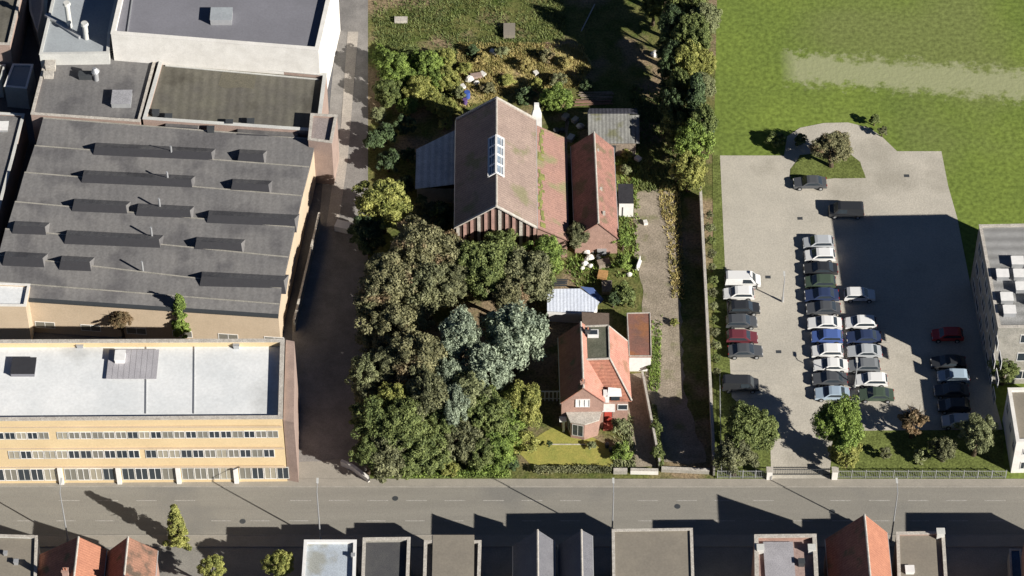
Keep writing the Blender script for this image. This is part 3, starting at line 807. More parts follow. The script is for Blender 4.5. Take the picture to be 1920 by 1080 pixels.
# --- corrugated shed north-east
CZ = 4.0
c0, c1 = P(1101, 213, CZ), P(1197, 213, CZ)
shed = empty('corrugated_shed', ((c0[0] + c1[0]) / 2, c0[1], 0), 'grey corrugated iron shed with shade-coloured back slope near the top of the yard', 'shed')
yn, ys = c0[1] + 1.5, c0[1] - 4.6
MB().slab([(c0[0], c0[1], CZ), (c1[0], c1[1], CZ), (c1[0] - .2, yn, 3.5), (c0[0] + .3, yn, 3.5)], .06).build('roof', M_corrshade, shed)
MB().slab([(c0[0] + .1, ys, 2.9), (c1[0] - 1.2, ys, 2.9), (c1[0] - 1.2, c0[1] - .02, CZ - .02), (c0[0] + .1, c0[1] - .02, CZ - .02)], .06).build('roof', M_corr, shed)
MB().slab([(c1[0] - 1.15, ys + .3, 2.6), (c1[0] + .1, ys + .3, 2.6), (c1[0] + .1, c0[1] - .1, CZ - .15), (c1[0] - 1.15, c0[1] - .1, CZ - .15)], .06).build('roof', M_corr, shed)
MB().prism([(c0[0] + .3, ys + .3), (c1[0] - .4, ys + .3), (c1[0] - .4, yn - .2), (c0[0] + .3, yn - .2)], 0, 2.5, 0, False).build('wall', M_wood, shed)
gw = MB()
for xx, s in ((c0[0] + .3, -1), (c1[0] - .4, 1)):
    f = [(xx, ys + .3, 2.5), (xx, yn - .2, 2.5), (xx, yn - .2, 3.3), (xx, c0[1], CZ - .2), (xx, ys + .3, 2.75)]
    gw.face(f if s > 0 else f[::-1])
gw.build('gable_wall', M_wood, shed)
MB().box((c0[0] + 3.2, ys + .24, 1.1), (1.4, .08, 2.2)).build('door', M_darkmetal, shed)

# --- little store with dark roof and white front beside the track
sx, sy = P(1160, 346, 2.8)[0], P(1160, 380, 2.8)[1]
sx1 = P(1180, 346, 2.8)[0]; sy1 = P(1160, 346, 2.8)[1]
st2 = empty('storage_shed', ((sx + sx1) / 2, (sy + sy1) / 2, 0), 'tiny black roofed shed with bright white front at the edge of the dirt track', 'shed')
MB().prism([(sx, sy), (sx1 + .5, sy), (sx1 + .5, sy1), (sx, sy1)], 0, 2.7, 0, False).build('wall', M_bwhite, st2)
MB().box(((sx + sx1) / 2 + .2, (sy + sy1) / 2, 2.78), (sx1 - sx + .6, sy1 - sy + .2, .14)).build('roof', M_darkfelt, st2)
MB().box(((sx + sx1) / 2 - .2, sy - .05, 1.0), (.08, .06, 1.9)).build('door', M_darkmetal, st2)

# --- small white corrugated shed south of barn
g = [P(1026, 542, 2.9), P(1088, 541, 2.9), P(1124, 566, 2.6), P(1112, 588, 2.3), P(1026, 583, 2.3)]
zs = [2.9, 2.9, 2.6, 2.3, 2.3]
grh = empty('garden_shed', (g[0][0] + 2.5, g[0][1] - 1.5, 0), 'shed with pale blue white corrugated roof between the trees and the house', 'shed')
MB().slab([(p[0], p[1], z) for p, z in zip(g, zs)][::-1], .07).build('roof', M_corrw, grh)
MB().prism(inset(ccw(g), .2), 0, 2.2, 0, False).build('wall', M_junkw, grh)
a, b = P(1026, 585, 2.2), P(1112, 590, 2.2)
MB().bar((a[0], a[1] - .1, 2.15), (b[0], b[1] - .1, 2.15), .1, .35).build('fascia', M_bwhite, grh)
tp = [P(1088, 538, 1.2), P(1112, 540, 1.2), P(1132, 556, 1.2), P(1126, 566, 1.2)]
tarp = MB().slab([(tp[3][0], tp[3][1], .9), (tp[2][0], tp[2][1], .7), (tp[1][0], tp[1][1], 1.25), (tp[0][0], tp[0][1], 1.3)], .05)
tag(tarp.build('tarpaulin', M_bluep), 'dark blue tarpaulin stretched beside the white corrugated shed', 'tarpaulin')

# ------------------------------------------------------------------ the dwelling house
HZr = 8.0
hA, hB = P(1089, 606, HZr), P(1094, 727, HZr)
house = empty('farm_house', ((hA[0] + hB[0]) / 2 + 2, (hA[1] + hB[1]) / 2, 0), 'farm house with salmon tiled roof, mossy flat roof section and pink brick gable', 'house')
EL = 5.2
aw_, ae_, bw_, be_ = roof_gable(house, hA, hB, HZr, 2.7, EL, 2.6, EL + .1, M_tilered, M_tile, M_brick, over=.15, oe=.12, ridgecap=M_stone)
# cross part: flat top with tiled skirts south and east
fx0 = hA[0] + .2
TZ = 7.4
F = [P(1094, 613, TZ), P(1141, 611, TZ), P(1143, 673, TZ), P(1096, 675, TZ)]
fl = MB().face([(p[0], p[1], TZ) for p in ccw(F)]).build('flat_roof', M_mossflat, house)
ck = MB()
for i in range(4):
    a, b = F[i], F[(i + 1) % 4]
    ck.bar((a[0], a[1], TZ + .08), (b[0], b[1], TZ + .08), .16, .22)
ck.build('roof_kerb', M_stone, house)
hx1 = P(1176, 640, 4.6)[0]; hyS = P(1140, 752, 4.4)[1]; hyN = F[1][1]
# east slope
MB().slab([(F[1][0] + .05, F[1][1], TZ), (F[2][0] + .05, F[2][1], TZ), (hx1 + .35, hyS, 4.4), (hx1 + .05, hyN, 4.4)], .12).build('roof', M_tile, house)
# south slope
MB().slab([(F[3][0], F[3][1], TZ), (hB[0] + .2, hyS + 1.0, 4.75), (hB[0] + 2.3, hyS, 4.4), (hx1 + .35, hyS, 4.4), (F[2][0] + .05, F[2][1], TZ)], .12).build('roof', M_tilered, house)
MB().tube((F[2][0] + .05, F[2][1], TZ + .05), (hx1 + .35, hyS, 4.5), .12, .12, 8).build('hip_tile', M_stone, house)
MB().tube((F[1][0], F[1][1], TZ + .05), (hx1 + .05, hyN, 4.45), .08, .08, 8).build('verge_tile', M_stone, house)
MB().prism([(hB[0] + 2.4, hyS + .35), (hx1 - .1, hyS + .35), (hx1 - .1, hyN - .1), (fx0, hyN - .1), (fx0, hyN - 1), (hB[0] + 2.4, hyS + 2)], 0, 4.3, 0, True).build('wall', M_brick, house)
MB().prism([(fx0, F[3][1]), (F[2][0] - .1, F[2][1]), (F[1][0] - .1, F[1][1] - .05), (fx0, F[0][1] - .05)], 4.2, TZ - .05, 0, False).build('upper_wall', M_brick, house)
s1 = MB().box((P(1112, 628, TZ)[0], P(1112, 628, TZ)[1], TZ + .25), (1.4, 1.0, .5)).build('rooflight', M_bwhite, house)
MB().box((P(1112, 628, TZ)[0], P(1112, 628, TZ)[1], TZ + .53), (1.1, .7, .04)).build('pane', M_glass, s1)
chimney(house, P(1102, 622, 8)[0], P(1102, 622, 8)[1], TZ, TZ + 1.0, .6, M_darkmetal, 1)
# gable front: white window, bay
gy = hB[1]; gx = hB[0]
window(house, (gx - 2.7, gy), (gx + 2.6, gy), 1.75, 4.35, 1.8, 1.45, M_bwhite, M_bwhite, bars=2, proud=.12)
bay = [(gx - 2.0, gy), (gx - 1.5, gy - 1.5), (gx + .2, gy - 1.9), (gx + 1.9, gy - 1.2), (gx + 2.2, gy)]
bw2 = ccw(bay)
MB().prism(bw2, 0, 3.1, 0, False).build('bay_wall', M_brick, house)
MB().prism(inset(bw2, -.15), 3.1, 3.3, 0, True, True).build('bay_roof', M_stone, house)
window(house, bay[0], bay[1], .2, .8, 1.2, 1.9, M_bwhite, M_glass)
window(house, bay[1], bay[2], .15, .6, 1.45, 2.2, M_offw, M_glass, bars=1)
MB().box((gx - 2.4, gy - .5, 1.2), (.3, .3, 2.4)).box((gx - 2.5, gy - .5, 2.45), (.9, .8, .18)).build('corner_pier', M_bwhite, house)
# entrance recess, door, porch
px_ = (gx + 2.6 + gx + 3.9) / 2
MB().box((px_, hyS + .3, 2.05), (1.1, .12, 2.3)).build('door_recess_shade', M_glass, house)  # flat dark slab in place of the shade inside the entrance recess
dr = MB().box((px_, hyS + .2, 1.05), (.95, .1, 2.1)).build('door', M_red, house)
MB().box((px_ + .35, hyS + .12, 1.05), (.06, .06, .14)).build('handle', M_metal, dr)
MB().box((px_, hyS - .25, 3.35), (1.6, 1.2, .14)).build('porch_canopy', M_bwhite, house)
for s in (-1, 1): MB().bar((px_ + s * .65, hyS + .25, 2.5), (px_ + s * .65, hyS - .7, 3.25), .1, .14).build('porch_bracket', M_bwhite, house)
MB().box((px_, hyS - .55, .12), (1.2, 1.4, .22)).build('doorstep', mk('red clay tile step', (0.42, 0.13, 0.10), None, 2), house)
window(house, (gx + 2.4, hyS + .35), (hx1 - .1, hyS + .35), 2.0, 2.3, 1.3, 1.1, M_bwhite, M_glass, bars=0, proud=.1)
MB().box((gx + 4.3, hyS + .28, 4.25), (hx1 - gx - 3.0, .1, .2)).build('fascia', M_bwhite, house)
# white dormer on the south slope
dx, dy = P(1145, 737, 5.6)
MB().box((dx - .55, dy, 5.0), (.75, .9, 1.5)).build('dormer', M_bwhite, house)
MB().slab([(dx - .4, dy - .6, 5.7), (dx + 1.4, dy - .5, 5.6), (dx + 1.3, dy + .6, 5.8), (dx - .3, dy + .7, 5.9)], .1).build('dormer_roof', M_bwhite, house)
MB().box((dx + .6, dy - .1, 5.1), (1.1, .6, 1.0)).build('dormer_cheek', M_glass, house)
chimney(house, gx - .1, gy + .6, HZr - .3, HZr + .5, .5, M_brick, 1)
# rusty roofed side annex
rp = pp([(1176, 588), (1219, 587), (1221, 668), (1180, 668)], 3.0)
rc = centroid(rp)
ra = empty('side_annex', (rc[0], rc[1], 0), 'low annex with rusty brown flat roof and white front joined to the house', 'outbuilding')
MB().prism(rp, 0, 2.85, 0, False).build('wall', M_bwhite, ra)
MB().prism(inset(rp, -.1), 2.86, 3.0, 0, True, True).build('roof', M_rust, ra)
e4 = MB()
for i in range(4):
    a, b = rp[i], rp[(i + 1) % 4]
    e4.bar((a[0], a[1], 3.05), (b[0], b[1], 3.05), .12, .12)
e4.build('roof_edge', M_stone, ra)
bp_ = pp([(1092, 586), (1141, 588), (1141, 609), (1093, 611)], 3.6)
bc = centroid(bp_)
ba = empty('back_extension', (bc[0], bc[1], 0), 'small brown flat roofed extension at the back of the house', 'outbuilding')
MB().prism(bp_, 0, 3.45, 0, False).build('wall', M_brick, ba)
MB().prism(inset(bp_, -.08), 3.46, 3.6, 0, True, True).build('roof', mk('brown felt', (0.17, 0.13, 0.105), None, .8), ba)

# ------------------------------------------------------------------ right hand buildings
rb, rbp, rbz = flat('office_building', [(1836, 422), (2060, 418), (2110, 612), (1872, 614)], 11.0,
    'tall grey building with ribbed roof and white rooftop boxes at the right edge', M_concw, mk('ribbed grey roof', (0.33, 0.33, 0.325), (0.27, 0.27, 0.265), .4, .8, wave=('Y', 1.6, .28, .6)), M_stone, .25, .3)
for px, py in ((1880, 512), (1912, 512), (1916, 536), (1888, 556), (1893, 580), (1908, 488), (1940, 560), (1950, 500)):
    roofbox(rb, 'roof_unit', px, py, rbz, 1.5, 1.3, .8, M_metal, M_bwhite)
wc = sorted(rbp, key=lambda p: p[0])[:2]; wn_, ws_ = sorted(wc, key=lambda p: -p[1])
for z in (1.0, 4.5, 8.0):
    for i in range(7): window(rb, wn_, ws_, 1.5 + i * 3.1, z, 2.0, 1.5, M_bwhite, M_glass)
so = sorted([p for p in rbp if p[1] < centroid(rbp)[1]], key=lambda p: p[0])
for z in (1.0, 4.5, 8.0):
    for i in range(3): window(rb, so[0], so[1], 3.0 + i * 3.2, z, 2.2, 1.6, M_bwhite, M_glass)
r2, r2p, r2z = flat('white_building', [(1890, 728), (2050, 726), (2070, 826), (1906, 828)], 6.2, 'white walled block with pale flat roof at the lower right beside the street', M_white, M_brownflat, M_white, .4, .35)
so = sorted([p for p in r2p if p[1] < centroid(r2p)[1]], key=lambda p: p[0])
for i in range(3):
    window(r2, so[0], so[1], 1.0 + i * 3, 3.6, 1.1, 1.2, M_bwhite, M_glass)
    window(r2, so[0], so[1], 1.0 + i * 3, .8, 1.1, 1.4, M_bwhite, M_glass)
wc = sorted(r2p, key=lambda p: p[0])[:2]; wn_, ws_ = sorted(wc, key=lambda p: -p[1])
for i in range(3): window(r2, wn_, ws_, 1.0 + i * 3, 3.4, 1.3, 1.3, M_bwhite, M_glass)

# ------------------------------------------------------------------ houses south of the street
def shouse(name, nA, zr, wl, el, wr, er, mL, mR, label, length=14, wallm=M_brick):
    A = P(*nA, zr)
    B = (A[0], A[1] - length)
    root = empty(name, (A[0], A[1] - length / 2, 0), label, 'house')
    aw, ae, bw, be = roof_gable(root, A, B, zr, wl, el, wr, er, mL, mR, wallm, over=.15, oe=.2, ridgecap=M_stone)
    for s in (1.0, wl + wr - 2.4): window(root, ae, aw, s, 1.0, 1.3, 1.3, M_bwhite, M_glass)
    return root, A
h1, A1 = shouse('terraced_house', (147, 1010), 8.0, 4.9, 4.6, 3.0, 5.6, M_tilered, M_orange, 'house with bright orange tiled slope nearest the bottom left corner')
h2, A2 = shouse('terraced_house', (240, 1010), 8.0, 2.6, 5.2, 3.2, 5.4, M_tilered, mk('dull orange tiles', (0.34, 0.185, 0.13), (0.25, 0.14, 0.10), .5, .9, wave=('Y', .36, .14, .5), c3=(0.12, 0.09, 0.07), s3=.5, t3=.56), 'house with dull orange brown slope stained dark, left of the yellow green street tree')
chimney(h1, A1[0] - 1.0, A1[1] - 5.5, 6.5, 9.0); chimney(h2, A2[0] + .5, A2[1] - 6.5, 6.5, 8.8)
f0_, _, z_ = flat('flat_roofed_house', [(-60, 1001), (70, 1005), (66, 1150), (-60, 1150)], 5.5, 'pale flat roofed building in the bottom left corner', M_offw, M_brownflat, M_stone, .25, .25)
roofbox(f0_, 'roof_vent', 30, 1052, z_, .5, .5, .5, M_metal); roofbox(f0_, 'roof_vent', 10, 1036, z_, .4, .4, .4, M_metal)
f3, _, z3 = flat('flat_roofed_house', [(571, 1013), (668, 1013), (664, 1150), (562, 1150)], 6.4, 'pale blue white flat roofed house with white parapet below the street', M_white, mk('pale blue membrane', (0.42, 0.47, 0.52), (0.36, 0.40, 0.45), .4, .7, c3=(0.30, 0.31, 0.29), s3=.3, t3=.55), M_bwhite, .4, .3)
roofbox(f3, 'roof_vent', 662, 1040, z3, .4, .4, .6, M_metal)
f4, _, z4 = flat('flat_roofed_house', [(681, 1009), (769, 1008), (764, 1150), (676, 1150)], 6.6, 'dark grey flat roofed house with pale parapet next to the blue white one', M_concw, mk('dark felt roof', (0.09, 0.09, 0.09), (0.07, 0.07, 0.075), .5, .9), M_stone, .5, .3)
f5, _, z5 = flat('flat_roofed_house', [(796, 1014), (902, 1014), (898, 1150), (792, 1150)], 6.2, 'grey flat roofed house with sandy roof sheet left of the twin grey gables', M_concw, M_court, M_stone, .5, .3)
x, y = P(850, 1052, z5)
MB().box((x, y, z5 + .3), (5.0, 7.0, .6)).build('roof_deck', M_brownflat, f5)
M_slate = mk('grey slate roof', (0.17, 0.17, 0.185), (0.14, 0.14, 0.155), .5, .85, wave=('Y', .3, .1, .4))
g1, G1 = shouse('gabled_house', (1008, 997), 8.0, 2.8, 5.0, 1.9, 6.0, M_slate, M_slate, 'left one of the two narrow grey slate gabled houses below the street', 12)
g2, G2 = shouse('gabled_house', (1090, 997), 8.0, 2.6, 5.2, 1.2, 7.0, M_slate, M_slate, 'right one of the two narrow grey slate gabled houses below the street', 12)
f7, _, z7 = flat('flat_roofed_shop', [(1148, 993), (1298, 991), (1303, 1150), (1150, 1150)], 8.0, 'wide sandy brown flat roofed shop building below the middle of the street', M_concw, M_brownflat, M_stone, .15, .25)
f8, _, z8 = flat('pink_house', [(1415, 1003), (1530, 1002), (1537, 1150), (1417, 1150)], 7.4, 'pink brick house with grey central roof deck left of the red tiled house', M_brick, mk('pink grey roof', (0.35, 0.26, 0.23), (0.29, 0.21, 0.19), .6, .9), M_stone, .6, .4)
x, y = P(1461, 1056, z8)
MB().box((x, y, z8 + .15), (3.6, 6.0, .3)).build('roof_deck', mk('pale mauve deck', (0.36, 0.35, 0.37), None, .5), f8)
roofbox(f8, 'roof_vent', 1503, 1052, z8, .7, .7, .7, M_darkmetal)
for px in (1426, 1522): roofbox(f8, 'chimney', px, 1026, z8, .8, .8, .9, M_offw)
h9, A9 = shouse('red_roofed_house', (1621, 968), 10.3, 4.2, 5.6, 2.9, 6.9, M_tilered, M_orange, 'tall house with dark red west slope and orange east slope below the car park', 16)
f10, _, z10 = flat('flat_roofed_house', [(1681, 998), (1770, 997), (1780, 1150), (1686, 1150)], 6.6, 'warm grey flat roofed house with white rooflight right of the tall red roofed house', M_pinkw, M_brownflat, M_stone, .35, .3)
roofbox(f10, 'rooflight', 1706, 1067, z10, 1.0, 1.0, .4, M_bwhite); roofbox(f10, 'chimney', 1764, 996, z10, .9, .8, 1.1, M_offw)
f11, _, z11 = flat('corner_house', [(1925, 992), (2090, 992), (2098, 1150), (1930, 1150)], 8.2, 'large house just beyond the bottom right corner', M_brick, M_brownflat, M_stone, .3, .3)
f12, _, z12 = flat('blue_roofed_shed', [(1893, 1030), (1914, 1030), (1920, 1100), (1896, 1100)], 2.6, 'small blue roofed shed in the shade in the bottom right corner', M_concw, mk('blue sheet', (0.07, 0.13, 0.22), None, 1), M_stone, .1, .15)

# ------------------------------------------------------------------ foliage
def crown_mesh(name, R, nclump, nleaf, seed, squash=.8, leaf=.30, cone=False, droop=0.0):
    r = np.random.default_rng(seed)
    cs = []
    while len(cs) < nclump:
        p = r.normal(size=3); p /= np.linalg.norm(p)
        rad = r.uniform(.35, 1.0) ** .6
        if p[2] < -.55: continue
        p = p * rad
        if cone:
            h = r.uniform(0, 1); a = r.uniform(0, 6.283); rr = (1 - h * .93) * r.uniform(.55, 1)
            p = np.array([math.cos(a) * rr, math.sin(a) * rr, h * 2 - 1])
        lump = 1 + .18 * math.sin(3 * math.atan2(p[1], p[0]) + seed) + .10 * math.sin(5 * math.atan2(p[1], p[0]) + 2 * seed)
        cs.append((p * np.array([R * lump * .86, R * lump * .86, R * squash])))
    cs = np.array(cs)
    cr = r.uniform(.4, 1.0, nclump) * (R * .18 + .22)
    V = np.zeros((nclump * nleaf * 4, 3), dtype=np.float32)
    k = 0
    for c, q in zip(cs, cr):
        n = r.normal(size=(nleaf, 3)); n[:, 2] = np.abs(n[:, 2]) * .9 - .25
        n /= np.linalg.norm(n, axis=1)[:, None]
        ctr = c + n * (q * r.uniform(.55, 1.08, (nleaf, 1))) * np.array([1, 1, .8])
        ctr[:, 2] -= droop * r.uniform(0, 1, nleaf) * q
        nn = n + r.normal(size=(nleaf, 3)) * .55
        nn /= np.linalg.norm(nn, axis=1)[:, None]
        t = np.cross(nn, r.normal(size=(nleaf, 3))); t /= (np.linalg.norm(t, axis=1)[:, None] + 1e-6)
        b = np.cross(nn, t)
        s = (leaf * r.uniform(.45, 1.0, (nleaf, 1)) ** 1.3 * 1.5)
        A = ctr - t * s * .5; C = ctr + t * s * .75
        Bq = ctr + b * s * .34; D = ctr - b * s * .34
        blk = np.stack([A, D, C, Bq], axis=1).reshape(-1, 3)
        V[k:k + nleaf * 4] = blk; k += nleaf * 4
    nf = nclump * nleaf
    me = bpy.data.meshes.new(name)
    me.vertices.add(nf * 4); me.loops.add(nf * 4); me.polygons.add(nf)
    me.vertices.foreach_set('co', V.ravel())
    me.loops.foreach_set('vertex_index', np.arange(nf * 4, dtype=np.int32))
    me.polygons.foreach_set('loop_start', np.arange(0, nf * 4, 4, dtype=np.int32))
    me.polygons.foreach_set('loop_total', np.full(nf, 4, dtype=np.int32))
    me.materials.append(L_green)
    me.update(); me.validate()
    return me

def trunk_mesh(name, seed, bare=False):
    r = random.Random(seed)
    m = MB()
    p = Vector((0, 0, 0)); rad = .09
    pts = [p]
    for i in range(4):
        q = p + Vector((r.uniform(-.03, .03), r.uniform(-.03, .03), .2))
        m.tube(p, q, rad, rad * .8, 8, 0, False); rad *= .8; p = q; pts.append(q)
    for i in range(9 if not bare else 22):
        b = pts[2 + i % 3]; a = r.uniform(0, 6.28); l = r.uniform(.22, .42)
        e = b + Vector((math.cos(a) * l * .8, math.sin(a) * l * .8, l * r.uniform(.3, .8)))
        m.tube(b, e, rad * .7, rad * .25, 5, 0, False)
        for j in range(3 if not bare else 6):
            a2 = a + r.uniform(-1.2, 1.2); l2 = l * .6
            s = b.lerp(e, r.uniform(.4, 1))
            m.tube(s, s + Vector((math.cos(a2) * l2, math.sin(a2) * l2, l2 * r.uniform(.1, .7))), rad * .3, rad * .08, 4, 0, False)
    me = bpy.data.meshes.new(name)
    me.from_pydata(m.v, [], m.f); me.materials.append(M_bark); me.update()
    return me
BIG = [crown_mesh('crown', 5.6, 250, 190, 11 + i, .72, .27) for i in range(3)]
MID = [crown_mesh('crown', 3.2, 120, 170, 31 + i, .85, .215) for i in range(4)]
SML = [crown_mesh('crown', 1.2, 34, 110, 51 + i, .85, .17) for i in range(4)]
WEEP = [crown_mesh('crown', 3.6, 130, 190, 71 + i, 1.0, .25, droop=1.1) for i in range(2)]
CONE = [crown_mesh('crown', 2.0, 130, 120, 81 + i, 2.2, .22, cone=True) for i in range(2)]
SETS = {'big': (BIG, 5.6, .72), 'mid': (MID, 3.2, .85), 'sml': (SML, 1.2, .85), 'weep': (WEEP, 3.6, 1.0), 'cone': (CONE, 2.0, 2.2)}
TR = [trunk_mesh('trunk', i) for i in range(3)]
BARE = trunk_mesh('trunk', 9, True)
cnt = [0]
def tree(px, py, rpx, top, mat, label, kind='mid', group=None, name='tree', cat='tree', sq=None, sy=None, lowz=None):
    """px,py: middle of the crown in the photograph, rpx: half width in pixels, top: height of the tree in metres"""
    meshes, R0, sq0 = SETS[kind]
    R = rpx / 14.2
    sxy = R / R0
    rz_ = min(R * (sq or sq0), top * .5 if kind != 'cone' else top * .5)
    sz = rz_ / (R0 * sq0)
    zc = top - rz_ * 1.02
    if lowz is not None: zc = lowz
    x, y = P(px, py, zc)
    root = empty(name, (x, y, 0), label, cat, group)
    cnt[0] += 1
    rot = (cnt[0] * 2.399) % 6.283
    me = meshes[cnt[0] % len(meshes)]
    c = bpy.data.objects.new('crown' if kind != 'sml' else 'foliage', me)
    COL.objects.link(c); c.parent = root
    c.location = (0, 0, zc); c.scale = (sxy, (sy or 1) * sxy, sz); c.rotation_euler = (0, 0, rot if not sy else (0.2 * (cnt[0] % 3)))
    c.material_slots[0].link = 'OBJECT'; c.material_slots[0].material = mat
    t = bpy.data.objects.new('trunk' if kind != 'sml' else 'stem', TR[cnt[0] % 3])
    COL.objects.link(t); t.parent = root
    ts = max(.4, zc + rz_ * .3)
    t.scale = (min(ts, R * 1.6), min(ts, R * 1.6), ts); t.rotation_euler = (0, 0, rot)
    return root

def bush(px, py, rpx, top, mat, label, **k):
    k.setdefault('kind', 'sml')
    return tree(px, py, rpx, top, mat, label, name='bush', cat='bush', **k)

GW = 'trees of the overgrown wood beside the lane'
tree(716, 384, 55, 8.5, L_yellow, 'yellow green tree at the north end of the wood beside the lane', group=GW)
tree(690, 440, 40, 6.0, L_dark, 'dark tree between the yellow green tree and the lane', group=GW)
tree(792, 478, 73, 10.5, L_olive, 'olive tree with rusty patches in front of the left barn gable corner', 'big', GW)
tree(735, 540, 73, 10.5, L_olive, 'broad olive tree on the lane side of the wood, left of the dark gap', 'big', GW)
tree(800, 545, 56, 10.0, L_olive2, 'dull olive tree just above the dark clearing in the wood', 'mid', GW)
tree(842, 462, 33, 8.0, L_rust, 'slim tree with reddish brown leaves below the left corner of the striped gable', 'mid', GW)
tree(905, 500, 64, 9.5, L_green, 'green tree directly in front of the striped barn gable', 'big', GW)
tree(985, 520, 58, 8.5, L_olive2, 'dull green tree left of the white corrugated shed', 'mid', GW)
tree(1022, 478, 40, 6.5, L_bright, 'bright green tree at the barn aisle corner', 'mid', GW)
tree(940, 465, 40, 7.0, L_green, 'low green tree at the foot of the striped boards', 'mid', GW)
tree(735, 625, 56, 9.5, L_olive, 'olive tree in the middle of the lane side of the wood', 'mid', GW)
tree(778, 672, 58, 10.5, L_olive, 'tall olive tree just left of the blue grey cedar', 'mid', GW)
tree(688, 702, 40, 8.0, L_pale, 'pale green tree leaning over the lane', 'mid', GW)
tree(700, 635, 35, 7.5, L_olive2, 'slim dull olive tree at the lane edge above the pale green one', 'mid', GW)
tree(862, 625, 40, 11.0, L_blue, 'left blue grey cedar with drooping branches', 'weep', GW, sy=1.3)
tree(962, 628, 63, 11.5, L_blue, 'large right blue grey cedar overhanging the dark garden', 'weep', GW, sy=1.05)
tree(915, 690, 51, 10.0, L_blue, 'low blue grey cedar between the other two cedars and the shrubbery', 'weep', GW)
tree(852, 755, 28, 9.0, L_blue, 'slender silvery cedar in the middle of the wood', 'weep', GW, sy=1.7)
tree(800, 735, 40, 10.0, L_olive2, 'narrow dull olive tree left of the slender silvery cedar', 'mid', GW, sy=1.5)
tree(738, 748, 33, 8.5, L_yellow, 'small golden tree in the lower wood near the lane', 'mid', GW)
tree(700, 790, 47, 8.5, L_green, 'dark green tree low on the lane side of the wood', 'mid', GW)
tree(755, 800, 58, 9.0, L_green, 'broad green tree in the lower left of the wood', 'big', GW)
tree(730, 850, 54, 6.5, L_olive2, 'green tree in the corner where the lane meets the street', 'mid', GW)
tree(800, 850, 47, 6.0, L_green, 'round green tree behind the street verge', 'mid', GW)
tree(880, 745, 47, 8.5, L_pale, 'pale green tree below the lower cedar', 'mid', GW)
tree(918, 778, 51, 7.5, L_green, 'green tree behind the yellow green garden tree', 'mid', GW)
tree(868, 828, 47, 6.0, L_olive2, 'low olive green tree near the street in the middle of the wood', 'mid', GW)
tree(980, 760, 39, 6.5, L_yellow, 'rounded yellow green tree standing beside the lawn', 'mid', GW, sy=1.3)
tree(930, 845, 42, 4.5, L_bright, 'low bright green tree between lawn and street verge', 'mid', GW)
tree(850, 520, 40, 8.5, L_olive2, 'dull olive tree between the rusty olive tree and the green tree before the gable', 'mid', GW)
tree(955, 555, 42, 8.0, L_olive, 'olive tree directly above the large right blue grey cedar', 'mid', GW)
tree(700, 575, 36, 8.0, L_pale, 'small pale tree on the lane edge halfway down the wood', 'mid', GW)
tree(720, 690, 40, 8.5, L_olive2, 'dull olive tree right of the pale tree leaning over the lane', 'mid', GW)
tree(770, 600, 38, 8.0, L_olive, 'olive tree just left of the dark clearing in the wood', 'mid', GW)
tree(828, 790, 36, 7.5, L_green, 'green tree under the slender silvery cedar', 'mid', GW)
tree(840, 700, 34, 8.5, L_blue, 'blue grey cedar at the lower left of the cedar group', 'weep', GW)
tree(1018, 520, 28, 5.5, L_green, 'small green tree touching the white corrugated shed roof', 'mid', GW)
tree(875, 440, 24, 5.0, L_yellow, 'small yellow green tree at the foot of the leftmost gable boards', 'mid', GW)
tree(688, 850, 30, 6.0, L_green, 'green tree overhanging the low white wall at the lane mouth', 'mid', GW)
tree(770, 865, 36, 4.5, L_green, 'low green tree at the verge left of the yellow green bushes', 'mid', GW)
tree(905, 850, 32, 4.5, L_green, 'low green tree at the verge right of the yellow green bushes', 'mid', GW)
tree(955, 790, 34, 5.5, L_bright, 'bright green tree just left of the rounded yellow green tree', 'mid', GW)
tree(690, 745, 30, 7.0, L_olive2, 'small dull tree on the lane edge under the pale leaning tree', 'mid', GW)
bush(985, 830, 26, 2.6, L_yellow, 'yellowish bush at the left end of the lawn')
bush(900, 872, 24, 2.0, L_bright, 'light green bush on the street verge')
bush(845, 878, 20, 1.8, L_yellow, 'yellow green bush on the street verge below the wood')
bush(962, 872, 13, 1.4, L_dark, 'small black green bush at the lower left corner of the lawn')
bush(1030, 831, 6, 1.2, L_dark, 'tiny dark ball bush on the lawn edge')
# north and east of the yard
GN = 'bushes on the overgrown north side'
for px, py, r, t, m, l in ((738, 128, 38, 5.0, L_bright, 'bright green thicket nearest the lane at the top of the plot'),
                           (800, 122, 36, 4.5, L_bright, 'bright green thicket in the middle of the top row'),
                           (728, 175, 32, 4.0, L_green, 'green thicket below the top row beside the lane'),
                           (785, 172, 36, 4.0, L_yellow, 'yellow green thicket above the barn shadow'),
                           (838, 150, 28, 3.2, L_yellow, 'straw yellow bush left of the scrap heap'),
                           (842, 205, 24, 2.6, L_yellow, 'yellow bush at the north west barn corner')):
    tree(px, py, r, t, m, l, 'mid', GN, 'bush', 'bush')
for px, py, r, t, m, l in ((716, 105, 22, 3.5, L_bright, 'bright green thicket at the very lane corner of the top row'), (768, 105, 24, 3.5, L_green, 'green thicket between the bright ones of the top row'),
                           (835, 110, 24, 3.0, L_yellow, 'yellow green thicket at the right end of the top row'), (765, 200, 22, 3.0, L_bright, 'bright green thicket at the edge of the barn shadow'),
                           (815, 195, 22, 3.0, L_yellow, 'yellow thicket left of the lean-to top corner'), (755, 140, 26, 3.8, L_bright, 'bright thicket in the heart of the overgrown corner'),
                           (820, 150, 24, 3.2, L_bright, 'bright thicket right beside the reddish crate')):
    tree(px, py, r, t, m, l, 'mid', GN, 'bush', 'bush')
